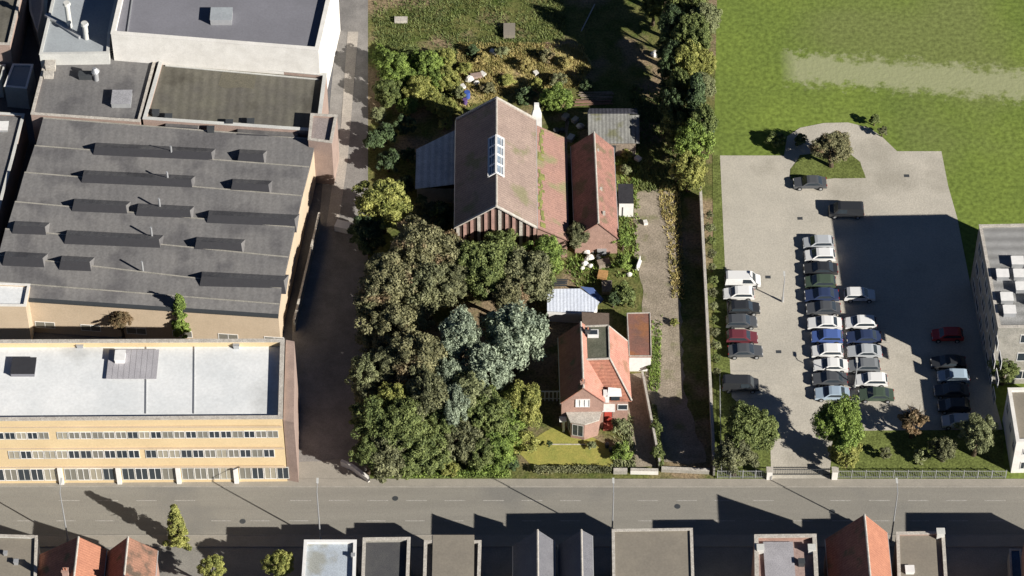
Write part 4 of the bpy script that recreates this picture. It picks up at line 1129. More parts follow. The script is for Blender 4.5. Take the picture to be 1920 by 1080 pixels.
for px, py, r, t, l in ((760, 235, 24, 2.6, 'added dark bush filling the barn shadow below the thickets'), (700, 265, 22, 3.0, 'added dark bush filling the barn shadow hard against the lane'),
                        (765, 290, 16, 2.2, 'added shade-filling dark bush touching the lean-to roof corner'), (760, 345, 22, 2.6, 'added shade-filling dark bush between lean-to and yellow green tree'), (820, 425, 18, 2.4, 'added shade-filling dark bush left of the striped gable foot')):
    bush(px, py, r, t, L_dark, l)  # bushes added to fill the black shade west of the barn
bush(1045, 185, 34, 3.6, L_bright, 'bright green bush behind the north east corner of the barn', kind='mid')
bush(985, 178, 22, 2.2, L_dark, 'dark bush behind the back of the barn roof')
GE = 'trees along the east edge of the plot'
tree(1290, 125, 36, 10.5, L_yellow, 'yellowish pale tree at the north end of the east tree line', 'mid', GE, sq=1.7)
tree(1300, 70, 42, 12, L_green, 'dense tree at the top edge of the photo east of the black shadow', 'big', GE, sq=1.3)
tree(1290, 5, 46, 13, L_green, 'tall dense tree cut off by the top edge', 'big', GE, sq=1.3)
tree(1250, -60, 60, 14, L_dark, 'very tall dark tree just above the top edge', 'big', GE, sq=1.2)
tree(1304, 198, 40, 11, L_dark, 'dark green conifer in the east tree line', 'cone', GE)
tree(1318, 232, 30, 9.5, L_green, 'mid green tree right of the dark conifer', 'mid', GE, sq=1.6)
tree(1300, 268, 38, 8.5, L_bright, 'light green tree in the east tree line above the wall end', 'mid', GE, sq=1.4)
tree(1292, 325, 36, 6.5, L_yellow, 'yellow green tree at the upper end of the long concrete wall', 'mid', GE, sq=1.2)
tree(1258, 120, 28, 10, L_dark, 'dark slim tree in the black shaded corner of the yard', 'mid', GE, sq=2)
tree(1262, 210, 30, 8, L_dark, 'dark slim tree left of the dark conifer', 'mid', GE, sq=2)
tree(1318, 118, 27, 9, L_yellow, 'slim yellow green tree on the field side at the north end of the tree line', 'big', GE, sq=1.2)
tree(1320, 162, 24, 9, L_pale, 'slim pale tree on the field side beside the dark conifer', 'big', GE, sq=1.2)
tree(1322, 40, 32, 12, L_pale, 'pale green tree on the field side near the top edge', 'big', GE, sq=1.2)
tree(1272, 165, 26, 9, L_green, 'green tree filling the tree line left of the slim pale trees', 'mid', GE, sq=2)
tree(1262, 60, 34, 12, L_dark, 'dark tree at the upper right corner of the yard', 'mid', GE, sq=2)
for k, (px, py, l) in enumerate(((1262, 40, 'top edge'), (1258, 95, 'pale bundle'), (1266, 140, 'pale green trees'), (1258, 185, 'dark conifer'), (1266, 235, 'blue grey tank'), (1225, 10, 'long thin pole'))):
    tree(px, py, 30, 6.0, L_green, 'added shade-casting thicket under the east trees nearest the ' + l, 'mid', 'added shade-casting thickets under the east trees', 'bush', 'bush', sq=1.0)  # thickets added to stop sun passing below the tree crowns
# centre
tree(1083, 440, 27, 5.0, L_olive2, 'grey olive tree between the barn aisle and the outbuilding', 'mid')
for px, py, r, t, m, l in ((1168, 448, 20, 3.4, L_bright, 'bright green bush below the orange outbuilding roof'),
                           (1168, 490, 18, 2.6, L_bright, 'lower bright green bush left of the dirt track'),
                           (1172, 552, 26, 3.2, L_green, 'green bush above the rusty roofed annex'),
                           (1150, 560, 14, 2.6, L_dark, 'dark bush between the white shed and the green bush'),
                           (1040, 500, 18, 2.4, L_bright, 'bright low bush above the white corrugated shed'),
                           (1175, 288, 12, 1.5, L_yellow, 'yellow weeds beside the pale yellow panel'),
                           (1172, 318, 13, 1.6, L_pale, 'pale shrub beside the orange roof eave'),
                           (1222, 690, 10, 1.6, L_bright, 'green bush beside the white front of the annex'),
                           (1164, 800, 18, 2.4, L_pale, 'pale bush beside the red house door'),
                           (1166, 846, 20, 2.0, L_bright, 'bright bush between house door and street'),
                           (1232, 800, 12, 2.2, L_green, 'upper of the two bushes along the dark passage wall'),
                           (1232, 850, 14, 2.2, L_green, 'lower of the two bushes along the dark passage wall'),
                           (800, 335, 17, 2.6, L_green, 'green bush at the foot of the shaded lean-to'),
                           (790, 375, 12, 3.0, L_dark, 'dark bush south of the shaded lean-to'),
                           (1268, 330, 12, 2.0, L_pale, 'pale shrub where the dirt track begins'),
                           (1265, 605, 9, 1.0, L_yellow, 'dry shrub on the right side of the dirt track'),
                           (1110, 835, 10, .9, L_pale, 'low flowering shrub under the bay window')):
    bush(px, py, r, t, m, l)
# hedge along street in front of lawn, clipped
def hedge(name, p0, p1, w, h, mat, label, dens=260, leaf=.2):
    a, b = Vector(P(*p0)), Vector(P(*p1))
    d = b - a; Lh = d.length; d.normalize(); n = Vector((-d.y, d.x))
    N = int(dens * Lh)
    r = RNG
    root = empty(name, (a.x, a.y, 0), label, 'hedge')
    u = r.uniform(0, Lh, N); v = r.uniform(-w / 2, w / 2, N); z = h * np.sqrt(r.uniform(0, 1, N)) * (1 + .06 * np.sin(u * 2.1)); 
    ctr = np.stack([d.x * u + n.x * v, d.y * u + n.y * v, z], axis=1)
    nn = r.normal(size=(N, 3)); nn[:, 2] = np.abs(nn[:, 2]); nn /= np.linalg.norm(nn, axis=1)[:, None]
    t = np.cross(nn, r.normal(size=(N, 3))); t /= np.linalg.norm(t, axis=1)[:, None]; bb = np.cross(nn, t)
    s = leaf * r.uniform(.7, 1.3, (N, 1))
    V = np.stack([ctr - t * s * .5, ctr - bb * s * .35, ctr + t * s * .7, ctr + bb * s * .35], axis=1).reshape(-1, 3)
    me = bpy.data.meshes.new(name)
    me.from_pydata(V.tolist(), [], [[4 * i, 4 * i + 1, 4 * i + 2, 4 * i + 3] for i in range(N)])
    me.materials.append(mat); me.update()
    o = bpy.data.objects.new('foliage', me); COL.objects.link(o); o.parent = root
    m = MB(); k = .8
    while k < Lh:
        q = a + d * k
        m.tube((q.x, q.y, 0), (q.x, q.y, h * .8), .03, .015, 5); k += 1.2
    m.build('stems', M_bark, root)
    return root
hedge('clipped_hedge', (1000, 886), (1146, 886), .8, 1.0, L_olive2, 'low clipped hedge between the lawn and the street')
hedge('clipped_hedge', (705, 893), (955, 893), .9, .7, L_bright, 'low rough hedge under the wood along the street', 160)
hedge('clipped_hedge', (1226, 770), (1240, 880), .6, 1.3, L_green, 'narrow hedge along the dark garden passage')
# shrubs against the long wall on the car park side
for i in range(13):
    py = 402 + i * 24.5
    bush(1326 + (py - 400) * .045 + 5, py, 8 + (i * 7) % 4, 1.5, (L_olive2, L_pale, L_green)[i % 3], 'small climbing shrub on the car park side of the long wall', group='shrubs along the long wall')
# car park trees
tree(1404, 806, 52, 8.8, L_green, 'big green tree at the left of the car park entrance', 'big', sq=.8, lowz=5.0)
tree(1378, 852, 40, 6.5, L_olive2, 'dull green tree by the street left of the car park entrance', 'mid')
tree(1575, 795, 47, 8.5, L_bright, 'light green tree in front of the middle row of cars', 'big', sy=1.25)
tree(1588, 850, 30, 4.5, L_yellow, 'lower light green tree right of the car park entrance', 'mid')
tree(1832, 812, 34, 6.5, L_pale, 'pale green tree beside the white walled block', 'mid', sy=1.2)
tree(1770, 842, 26, 4.0, L_olive2, 'small olive tree on the lawn below the shaded cars', 'mid')
tree(1884, 690, 30, 5.0, L_green, 'green tree between the tall grey building and the white block', 'mid')
tree(1900, 640, 22, 4.0, L_pale, 'small pale tree against the front of the tall grey building', 'mid')
tree(1562, 278, 42, 6.5, L_olive, 'brownish tree on the grass island at the head of the car park', 'big', sy=.8, lowz=3.6)
def bare(px, py, top, label):
    x, y = P(px, py)
    root = empty('bare_tree', (x, y, 0), label, 'tree')
    t = bpy.data.objects.new('trunk', BARE); COL.objects.link(t); t.parent = root; t.scale = (top * .8, top * .8, top)
    bush_c = bpy.data.objects.new('crown', SML[0]); COL.objects.link(bush_c); bush_c.parent = root
    bush_c.location = (0, 0, top * .72); bush_c.scale = (1.5, 1.5, 1.2)
    bush_c.material_slots[0].link = 'OBJECT'; bush_c.material_slots[0].material = L_rust
    return root
bare(1708, 820, 4.5, 'thin sparse tree on the lawn edge of the car park')
# works courtyard and street trees
tree(338, 590, 24, 9.0, L_bright, 'tall yellow green conifer in the courtyard between hall and white roofed block', 'cone')
tree(226, 597, 22, 5.5, L_rust, 'brown leafed small tree in the works courtyard', 'mid')
tree(331, 985, 24, 7.5, L_yellow, 'yellow green street tree in front of the dull orange house', 'cone')
tree(398, 1066, 26, 6.0, L_yellow, 'yellow green tree at the bottom edge left of the dark forecourt', 'mid')
tree(525, 1058, 28, 6.5, L_yellow, 'yellow green tree at the bottom edge beside the pale blue roof', 'mid')
for px, py, r, m, l in ((1660, 850, 12, L_olive2, 'lone dark shrub on the car park lawn'), (1728, 855, 16, L_pale, 'pale shrub on the car park lawn'),
                        (1500, 262, 14, L_dark, 'dark bush at the curved edge of the car park'), (1455, 262, 20, L_green, 'bush on the meadow above the car park corner'),
                        (1640, 225, 12, L_green, 'bush behind the curved car park edge'), (1655, 245, 10, L_olive2, 'small olive bush on the curved car park edge')):
    bush(px, py, r, 1.8, m, l)

GS = 'scrub clumps behind the barn'
rs = random.Random(5)
for k, (px, py, r, m, l) in enumerate((
    (905, 108, 17, L_straw, 'straw coloured scrub clump at the left of the dry grass'), (940, 98, 15, L_pale, 'pale scrub clump at the top of the dry grass'),
    (985, 122, 16, L_straw, 'straw coloured scrub clump in the middle of the dry grass'), (1025, 104, 16, L_olive, 'olive scrub clump at the top right of the dry grass'),
    (1062, 118, 17, L_straw, 'straw scrub clump nearest the black shade'), (1048, 150, 18, L_olive2, 'dull scrub clump at the edge of the black shade'),
    (950, 150, 18, L_yellow, 'yellow green scrub clump above the barn ridge end'), (915, 165, 15, L_olive, 'olive scrub clump touching the back barn gable'),
    (1005, 158, 18, L_yellow, 'yellow green scrub clump above the white chimney'), (870, 130, 18, L_yellow, 'yellow green scrub clump right of the reddish crate'),
    (862, 175, 15, L_pale, 'pale scrub clump left of the blue barrel'), (760, 150, 22, L_yellow, 'yellow green clump in the thicket rows'),
    (710, 215, 20, L_pale, 'pale clump at the lane edge north of the barn shadow'), (835, 232, 16, L_yellow, 'yellow clump at the top corner of the shaded lean-to'),
    (885, 95, 14, L_dark, 'dark clump at the top left of the dry grass'), (1100, 160, 14, L_dark, 'dark clump above the plank stack'))):
    bush(px, py, r, rs.uniform(1.0, 1.9), m, l, group=GS)
for px, py, r, t, m, l in ((722, 250, 26, 3.5, L_dark, 'added dark undergrowth deepening the shade between lane and barn, upper'), (728, 305, 28, 3.5, L_dark, 'added dark undergrowth deepening the shade left of the lean-to'),
                           (830, 400, 24, 3.0, L_dark, 'added dark bush deepening the shade by the south west corner of the barn'), (795, 395, 24, 3.0, L_olive2, 'added dull bush deepening the barn shadow behind the yellow green tree'),
                           (1255, 165, 22, 3.5, L_dark, 'added dark undergrowth deepening the shade beneath the east tree line, upper'), (1262, 265, 18, 3.0, L_green, 'added green undergrowth deepening the shade beneath the east tree line, lower')):
    bush(px, py, r, t, m, l)  # undergrowth added to darken the shade by the barn and below the east trees
# iron covers and drains in the street
for px, py in ((741, 935), (455, 978), (1270, 950), (1560, 960)):
    x, y = P(px, py)
    tag(MB().tube((x, y, .04), (x, y, .062), .38, .38, 16).build('manhole_cover', M_darkmetal), 'round iron manhole cover in the street', 'manhole cover', 'manhole covers in the street')
for px, py in ((1440, 520), (1460, 660), (1500, 410), (1700, 330)):
    x, y = P(px, py)
    tag(MB().box((x, y, .056), (.7, .5, .02)).build('drain_cover', M_darkmetal), 'square iron drain cover in the car park paving', 'drain cover', 'drain covers in the car park')
# weeds and grass as ground cover
def tufts(name, pts, n, mat, h, label, cat, w=.07, blades=4):
    poly = pp(pts)
    xs = [p[0] for p in poly]; ys = [p[1] for p in poly]
    def inside(x, y):
        c = False; j = len(poly) - 1
        for i in range(len(poly)):
            if (poly[i][1] > y) != (poly[j][1] > y) and x < (poly[j][0] - poly[i][0]) * (y - poly[i][1]) / (poly[j][1] - poly[i][1]) + poly[i][0]: c = not c
            j = i
        return c
    V, F = [], []
    k = 0
    while k < n:
        x, y = random.uniform(min(xs), max(xs)), random.uniform(min(ys), max(ys))
        if not inside(x, y): continue
        if math.sin(x * .5 + 1.3) * math.sin(y * .43 + x * .2) < random.uniform(-1.1, .5): continue
        k += 1
        for b in range(blades):
            a = random.uniform(0, 6.28); hh = h * random.uniform(.5, 1.4); l = hh * random.uniform(.2, .8)
            ox, oy = x + random.uniform(-.2, .2), y + random.uniform(-.2, .2)
            ca, sa = math.cos(a), math.sin(a); i0 = len(V)
            V += [(ox - sa * w, oy + ca * w, .03), (ox + sa * w, oy - ca * w, .03), (ox + ca * l, oy + sa * l, hh + .03)]
            F.append((i0, i0 + 1, i0 + 2))
    me = bpy.data.meshes.new(name); me.from_pydata(V, [], F); me.materials.append(mat); me.update()
    o = bpy.data.objects.new(name, me); COL.objects.link(o)
    return tag(o, label, cat, kind='stuff')
tufts('dry_grass', [(860, 82), (1090, 84), (1110, 130), (1080, 165), (1000, 165), (930, 185), (850, 210)], 4500, L_straw, .35, 'dry straw coloured grass behind the barn', 'grass', .06)
tufts('weeds', [(700, -30), (1060, -30), (1060, 110), (860, 90), (860, 200), (705, 190)], 5000, L_green, .28, 'dull green weeds on the north side of the plot', 'weeds', .06)
tufts('weeds', [(1150, 260), (1200, 260), (1195, 520), (1160, 520), (1100, 540), (1040, 525), (1090, 450), (1150, 430)], 900, L_bright, .35, 'green weeds around the outbuildings', 'weeds', .09)
tufts('weeds', [(1235, 350), (1275, 350), (1282, 560), (1262, 560)], 600, L_straw, .3, 'yellow dry weeds on the right edge of the dirt track', 'weeds', .08)
tufts('weeds', [(1225, 590), (1240, 590), (1236, 740), (1216, 730)], 350, L_bright, .35, 'green weeds along the left side of the dirt track beside the annex', 'weeds', .08)
tufts('weeds', [(1180, 160), (1290, 160), (1300, 360), (1195, 360)], 1200, L_green, .35, 'weeds in the shaded north east yard', 'weeds', .09)
tufts('weeds', [(690, 780), (1000, 780), (960, 895), (700, 895)], 1800, L_green, .45, 'green weeds under the wood near the street', 'weeds', .10)
tufts('weeds', [(1155, 780), (1185, 780), (1190, 880), (1150, 880)], 400, L_pale, .35, 'pale weeds beside the front path', 'weeds', .08)

# ------------------------------------------------------------------ cars
def car_proto(kind):
    L_, W, H = {'hatch': (4.1, 1.75, 1.46), 'sedan': (4.5, 1.78, 1.42), 'van': (4.7, 1.85, 1.85)}[kind]
    h = L_ / 2
    if kind == 'hatch':
        prof = [(-h, .35), (-h, .62), (-h + .12, .78), (-h + .95, .93), (-h + 1.55, H - .06), (-h + 1.9, H), (h - .75, H - .03), (h - .35, H - .18), (h - .05, .95), (h, .62), (h, .35)]
        ws, rw = (3, 4), (7, 8)
    elif kind == 'sedan':
        prof = [(-h, .35), (-h, .62), (-h + .12, .76), (-h + 1.15, .92), (-h + 1.8, H - .06), (-h + 2.15, H), (h - 1.45, H - .02), (h - 1.2, H - .06), (h - .62, .98), (h - .05, .90), (h, .62), (h, .35)]
        ws, rw = (3, 4), (7, 8)
    else:
        prof = [(-h, .38), (-h, .75), (-h + .1, .90), (-h + .65, 1.08), (-h + 1.15, H - .1), (-h + 1.5, H), (h - .35, H), (h - .12, H - .1), (h - .03, 1.05), (h, .65), (h, .38)]
        ws, rw = (3, 4), (7, 8)
    hwid = lambda z: (W / 2) * (1.0 if z <= .95 else 1 - .20 * (z - .95) / (H - .95))
    nose = lambda x: 1 - .10 * max(0, (abs(x) - h + .5) / .5) ** 2
    b = MB()
    Lp = [(x, -hwid(z) * nose(x), z) for x, z in prof]; Rp = [(x, hwid(z) * nose(x), z) for x, z in prof]
    n = len(prof)
    for i in range(n - 1):
        b.face([Lp[i], Rp[i], Rp[i + 1], Lp[i + 1]])
    b.face([Lp[-1], Rp[-1], Rp[0], Lp[0]])
    # sides: lower panel and greenhouse
    def side(S, flip):
        lowi = [i for i in range(n) if prof[i][1] <= .95 + .13]
        f = S[:]
        b.face(f if not flip else f[::-1])
    side(Lp, True); side(Rp, False)
    def glassquad(i, j, ins=.09, o=.012):
        a0, a1, c1, c0 = Vector(Lp[i]), Vector(Rp[i]), Vector(Rp[j]), Vector(Lp[j])
        nrm = (a1 - a0).cross(c0 - a0).normalized()
        if nrm.z < 0: nrm = -nrm
        q = []
        for p, opp, up in ((a0, a1, c0), (a1, a0, c1), (c1, c0, a1), (c0, c1, a0)):
            q.append(p + (opp - p).normalized() * ins + (up - p).normalized() * .05 + nrm * o)
        return MB().face(q)
    xs0, xs1 = prof[ws[0]][0] + .25, prof[rw[1]][0] - .25
    def sidewin(s):
        z0, z1 = 1.0 if kind != 'van' else 1.12, H - .13
        q0 = prof[ws[0]][0] + .32; q1 = prof[ws[1]][0] + .22; q2 = prof[rw[0]][0] - .12; q3 = prof[rw[1]][0] - .28
        if kind == 'van': q2 = q3 = q1 + 1.0
        pts = [(q0, z0), (q3, z0), (q2, z1), (q1, z1)]
        return MB().face([(x, s * (hwid(z) + .012), z) for x, z in (pts if s < 0 else pts[::-1])])
    parts = [('windscreen', glassquad(*ws), M_glass), ('rear_window', glassquad(*rw), M_glass),
             ('side_window', sidewin(-1), M_glass), ('side_window', sidewin(1), M_glass)]
    for sx_ in (-1, 1):
        for s in (-1, 1):
            x = sx_ * (h - .82); m = MB()
            m.tube((x, s * (W / 2 - .2), .32), (x, s * (W / 2 + .01), .32), .32, .32, 14, 0)
            m.tube((x, s * (W / 2 + .005), .32), (x, s * (W / 2 + .02), .32), .19, .19, 10, 1)
            parts.append(('wheel', m, [M_tyre, M_metal]))
    for s in (-1, 1):
        parts.append(('headlight', MB().box((-h + .06, s * (W / 2 - .32), .66), (.12, .34, .14)), M_lampw))
        parts.append(('tail_light', MB().box((h - .03, s * (W / 2 - .22), .80), (.1, .2, .24)), M_lampred))
    parts.append(('bumper', MB().box((-h + .02, 0, .42), (.1, W * .82, .18)), M_darkmetal))
    if kind != 'van' :
        pass
    return b, parts
PROTO = {}
def make_paint(nm, c, rough=.35):
    return plain(nm + ' car paint', c, rough, 0, .5, .5, .03)
PAINT = {'white': make_paint('white', (.70, .70, .69)), 'silver': make_paint('silver', (.40, .42, .44)), 'black': make_paint('black', (.03, .032, .036)),
         'charcoal': make_paint('charcoal', (.075, .08, .088)), 'navy': make_paint('navy', (.03, .045, .10)), 'blue': make_paint('blue', (.07, .12, .32)),
         'maroon': make_paint('maroon', (.14, .035, .045)), 'red': make_paint('red', (.40, .03, .03)), 'green': make_paint('dark green', (.06, .085, .06)),
         'grey': make_paint('grey', (.17, .18, .19)), 'paleblue': make_paint('pale blue', (.30, .38, .46))}
for k in ('hatch', 'sedan', 'van'):
    b, parts = car_proto(k)
    body = b.build('body', PAINT['white'])
    bv = body.data
    ps = [(n, m.build(n, mt)) for n, m, mt in parts]
    PROTO[k] = (body, ps)
used_proto = set()
def car(px, py, colour, face, label, kind='hatch', group='cars in the car park', jit=.02):
    x, y = P(px, py, .7)
    x += random.uniform(-.16, .16); y += random.uniform(-.05, .05)
    root = empty('parked_car', (x, y, .05), label, 'car' if kind != 'van' else 'van', group)
    root.rotation_euler = (0, 0, (0 if face == 'W' else math.pi) + random.uniform(-jit, jit))
    body, ps = PROTO[kind]
    first = kind not in used_proto; used_proto.add(kind)
    nb = body if first else body.copy()
    if not first: COL.objects.link(nb)
    nb.parent = root
    nb.material_slots[0].link = 'OBJECT'; nb.material_slots[0].material = PAINT[colour]
    for n, o in ps:
        c = o if first else o.copy()
        if not first: COL.objects.link(c)
        c.parent = root
    return root
LR = 'in the left row beside the verge'
for px, py, c, f, k, l in (
    (1391, 527, 'white', 'E', 'van', 'white van at the north end of the left row of the car park'),
    (1387, 551, 'white', 'W', 'hatch', 'white hatchback second from the north ' + LR),
    (1394, 578, 'black', 'E', 'hatch', 'black hatchback third from the north ' + LR),
    (1392, 604, 'charcoal', 'E', 'hatch', 'charcoal hatchback directly above the maroon car ' + LR),
    (1393, 632, 'maroon', 'E', 'hatch', 'maroon hatchback ' + LR),
    (1396, 658, 'charcoal', 'E', 'sedan', 'charcoal saloon directly below the maroon car ' + LR),
    (1388, 722, 'black', 'E', 'van', 'black van alone at the south end of the left row near the big green tree'),
):
    car(px, py, c, f, l, k)
mids = [(455, 'silver', 'hatch', 'silver hatchback at the north end of the middle row'), (479, 'white', 'hatch', 'white hatchback second from the north in the middle row'),
        (504, 'black', 'sedan', 'black saloon third from the north in the middle row'), (529, 'green', 'hatch', 'dark green hatchback between the black and navy saloons'),
        (554, 'navy', 'sedan', 'navy saloon below the dark green hatchback in the middle row'), (579, 'charcoal', 'sedan', 'charcoal saloon between the navy and white saloons in the middle row'),
        (606, 'white', 'sedan', 'white saloon directly above the blue car in the middle row'), (632, 'blue', 'hatch', 'bright blue hatchback in the middle row'),
        (659, 'white', 'hatch', 'white hatchback directly below the blue car in the middle row'), (685, 'white', 'sedan', 'white saloon two below the blue car in the middle row'),
        (711, 'charcoal', 'sedan', 'charcoal saloon second from the south end of the middle row'), (738, 'paleblue', 'sedan', 'pale blue saloon half under the light green tree in the middle row')]
for py, c, k, l in mids:
    car(1535 + (py - 477) * .098, py, c, 'W', l, k)
for px, py, c, f, k, l in (
    (1611, 553, 'white', 'E', 'hatch', 'white hatchback at the edge of the big shadow above an empty bay'),
    (1616, 606, 'white', 'W', 'hatch', 'white hatchback in the right row with an empty bay above it'),
    (1620, 632, 'navy', 'W', 'sedan', 'navy saloon in the right row'),
    (1623, 659, 'silver', 'W', 'sedan', 'silver saloon in the right row below the navy one'),
    (1622, 686, 'grey', 'W', 'hatch', 'grey hatchback in the right row beside the lamp post'),
    (1634, 713, 'white', 'W', 'hatch', 'white hatchback second from the south end of the right row'),
    (1641, 741, 'green', 'W', 'sedan', 'dark green saloon at the south end of the right row'),
    (1776, 628, 'red', 'W', 'hatch', 'red hatchback in the shade of the tall grey building'),
    (1778, 680, 'black', 'W', 'sedan', 'black saloon in the shade above the pale blue car'),
    (1786, 706, 'paleblue', 'W', 'hatch', 'pale blue hatchback in the shade of the tall grey building'),
    (1786, 733, 'charcoal', 'W', 'sedan', 'charcoal saloon in the shade below the pale blue hatchback'),
    (1788, 761, 'black', 'W', 'hatch', 'black hatchback in the shade above the silver car'),
    (1794, 790, 'silver', 'W', 'hatch', 'silver hatchback at the south end of the shaded row'),
    (1519, 343, 'charcoal', 'W', 'sedan', 'charcoal saloon parked along the grass island'),
    (1588, 396, 'black', 'W', 'van', 'black van standing across the head of the middle row')):
    car(px, py, c, f, l, k)

# ------------------------------------------------------------------ lamps, fences, gate
def street_lamp(px, py, h, label, arm=1.4, cat='street lamp', group='street lamps', name='street_lamp', ay=1):
    x, y = P(px, py)
    r = empty(name, (x, y, 0), label, cat, group)
    MB().tube((x, y, 0), (x, y, h), .11, .06, 8).build('pole', M_metal, r, True)
    MB().tube((x, y, 0), (x, y, .9), .16, .15, 8).build('base', M_metal, r)
    MB().tube((x, y, h - .05), (x, y + arm * ay, h + .15), .05, .04, 6).build('arm', M_metal, r)
    MB().box((x, y + (arm + .3) * ay, h + .15), (.26, .75, .14)).build('lamp_head', M_offw, r)
    return r
for px, l in ((128, 'street lamp in front of the two orange roofed houses at the left'), (601, 'street lamp in front of the pale blue white flat roof'),
              (1147, 'street lamp at the corner of the wide sandy brown shop roof'), (1670, 'street lamp just right of the tall red roofed house')):
    street_lamp(px, 1016, 9.8, l)
for px, py, l in ((1467, 566, 'slim lamp post between the left and middle parking rows'), (1602, 728, 'slim lamp post between the middle and right parking rows')):
    street_lamp(px, py, 4.5, l, .5, 'lamp post', 'car park lamp posts', 'lamp_post')

def fence(p0, p1, h, label, n):
    a, b = Vector(P(*p0)), Vector(P(*p1))
    r = empty('metal_fence', (a.x, a.y, 0), label, 'fence')
    for z in (.15, h - .1):
        MB().bar((a.x, a.y, z + .14), (b.x, b.y, z + .14), .05, .05).build('rail', M_metal, r)
    m = MB(); L2 = (b - a).length; k = 0.2
    while k < L2:
        q = a.lerp(b, k / L2); m.box((q.x, q.y, h / 2 + .14), (.025, .025, h)); k += .22
    m.build('bars', M_metal, r)
    for i in range(n + 1):
        q = a.lerp(b, i / n)
        MB().box((q.x, q.y, h / 2 + .16), (.09, .09, h + .15)).build('post', M_metal, r)
fence((1345, 897), (1440, 897), 1.4, 'metal railing left of the car park entrance', 4)
fence((1570, 897), (1885, 897), 1.4, 'long metal railing in front of the car park lawn', 12)
fence((1349, 715), (1352, 890), 1.2, 'short wire fence along the verge left of the big green tree', 6)
for px, l in ((1442, 'left white gate pillar of the car park entrance'), (1564, 'right white gate pillar of the car park entrance')):
    x, y = P(px, 897)
    g_ = empty('gate_pillar', (x, y, 0), l, 'gate pillar')
    MB().box((x, y, .85), (.7, .7, 1.7)).build('shaft', M_white, g_); MB().box((x, y, 1.76), (.85, .85, .12)).build('cap', M_stone, g_)
a, b = P(1446, 897), P(1556, 897)
gt = empty('sliding_gate', (a[0], a[1], 0), 'dark sliding gate across the car park entrance', 'gate')
for z in (.3, 1.3): MB().bar((a[0], a[1] + .4, z), (b[0], b[1] + .4, z), .06, .08).build('rail', M_darkmetal, gt)
m = MB(); x = a[0] + .2
while x < b[0]: m.box((x, a[1] + .4, .8), (.03, .03, 1.0)); x += .3
m.build('bars', M_darkmetal, gt)
# white garden railing left of the house
a, b = P(1014, 752), P(1052, 752)
wr_ = empty('garden_railing', ((a[0] + b[0]) / 2, a[1], 0), 'white slatted garden railing in the shade left of the house', 'railing')
MB().bar((a[0], a[1], 1.9), (b[0], b[1], 1.9), .12, .12).build('top_rail', M_bwhite, wr_)
MB().bar((a[0], a[1], .5), (b[0], b[1], .5), .08, .1).build('bottom_rail', M_bwhite, wr_)
for i in range(6):
    x = a[0] + (b[0] - a[0]) * i / 5
    MB().box((x, a[1], .95), (.16, .08, 1.9)).build('post', M_bwhite, wr_)
# lawn edging
a, b = P(1034, 834), P(1098, 834)
tag(MB().box(((a[0] + b[0]) / 2, a[1], .07), (b[0] - a[0], .12, .12)).build('lawn_edging', M_stone), 'thin pale stone edging along the top of the lawn', 'edging')
# small items in the yard
def crate(px, py, s, h, mat, name, label, cat, group=None, rz=0.0):
    x, y = P(px, py)
    r = empty(name, (x, y, .05), label, cat, group, rz=0)
    m = MB(); t = .05
    c, sn = math.cos(rz), math.sin(rz)
    R_ = lambda u, v: (x + u * c - v * sn, y + u * sn + v * c)
    for u, v, a_, b_ in ((0, s[1] / 2, s[0], t), (0, -s[1] / 2, s[0], t), (s[0] / 2 - t / 2, 0, t, s[1] - t), (-s[0] / 2 + t / 2, 0, t, s[1] - t)):
        q = R_(u, v); m.box((q[0], q[1], h / 2 + .05), (a_, b_, h), 0, rz)
    m.build('sides', mat, r)
    MB().box((x, y, h + .08), (s[0] + .06, s[1] + .06, .05), 0, rz).build('lid', mat, r)
    return r
def drum(px, py, r, h, mat, label, name='barrel', cat='barrel', group=None):
    x, y = P(px, py)
    o = empty(name, (x, y, .05), label, cat, group)
    m = MB().tube((x, y, .05), (x, y, h), r, r, 14)
    for z in (h * .33, h * .66): m.tube((x, y, z - .03), (x, y, z + .03), r * 1.05, r * 1.05, 14)
    m.build('body', mat, o); MB().tube((x, y, h - .01), (x, y, h + .03), r * .95, r * .95, 14).build('lid', mat, o)
def sack(px, py, sz, mat, label, name='sack', cat='sack', group=None):
    x, y = P(px, py)
    m = MB(); n, k = 10, 5
    rr = random.Random(px * 7 + py)
    ring = []
    for j in range(k + 1):
        t = j / k; z = sz * .8 * t + .04
        rad = sz * .55 * (math.sin(math.pi * (.22 + .72 * t)) ** .7)
        ring.append([(x + math.cos(2 * math.pi * i / n) * rad * rr.uniform(.8, 1.2), y + math.sin(2 * math.pi * i / n) * rad * .75 * rr.uniform(.8, 1.2), z + rr.uniform(-.04, .04)) for i in range(n)])
    for j in range(k):
        for i in range(n): m.face([ring[j][i], ring[j][(i + 1) % n], ring[j + 1][(i + 1) % n], ring[j + 1][i]])
    m.face(ring[-1])
    return tag(m.build(name, mat, None), label, cat, group)
def planks(px, py, n, L3, mat, label, rz=0.0, group=None):
    x, y = P(px, py)
    r = empty('plank_stack', (x, y, .05), label, 'planks', group)
    for i in range(n):
        rr = rz + random.uniform(-.08, .08)
        MB().box((x + random.uniform(-.1, .1), y + (i - n / 2) * .26, .12 + .07 * (i % 3)), (L3 * random.uniform(.85, 1), .2, .06), 0, rr).build('plank', mat, r)
drum(876, 183, .42, 1.1, M_blue, 'blue barrel in the scrap behind the barn')
drum(872, 195, .34, .9, mk('purple drum', (0.13, 0.08, 0.22), None, 1), 'purple drum beside the blue barrel behind the barn')
sack(880, 152, 1.2, M_junkw, 'large white sack on the scrap behind the barn')
sack(893, 158, .8, M_junkw, 'smaller white sack right of the large one behind the barn')
crate(824, 158, (1.4, 1.1), .6, mk('red clay box', (0.36, 0.15, 0.11), None, 1), 'crate', 'reddish crate in the weeds left of the scrap', 'crate')
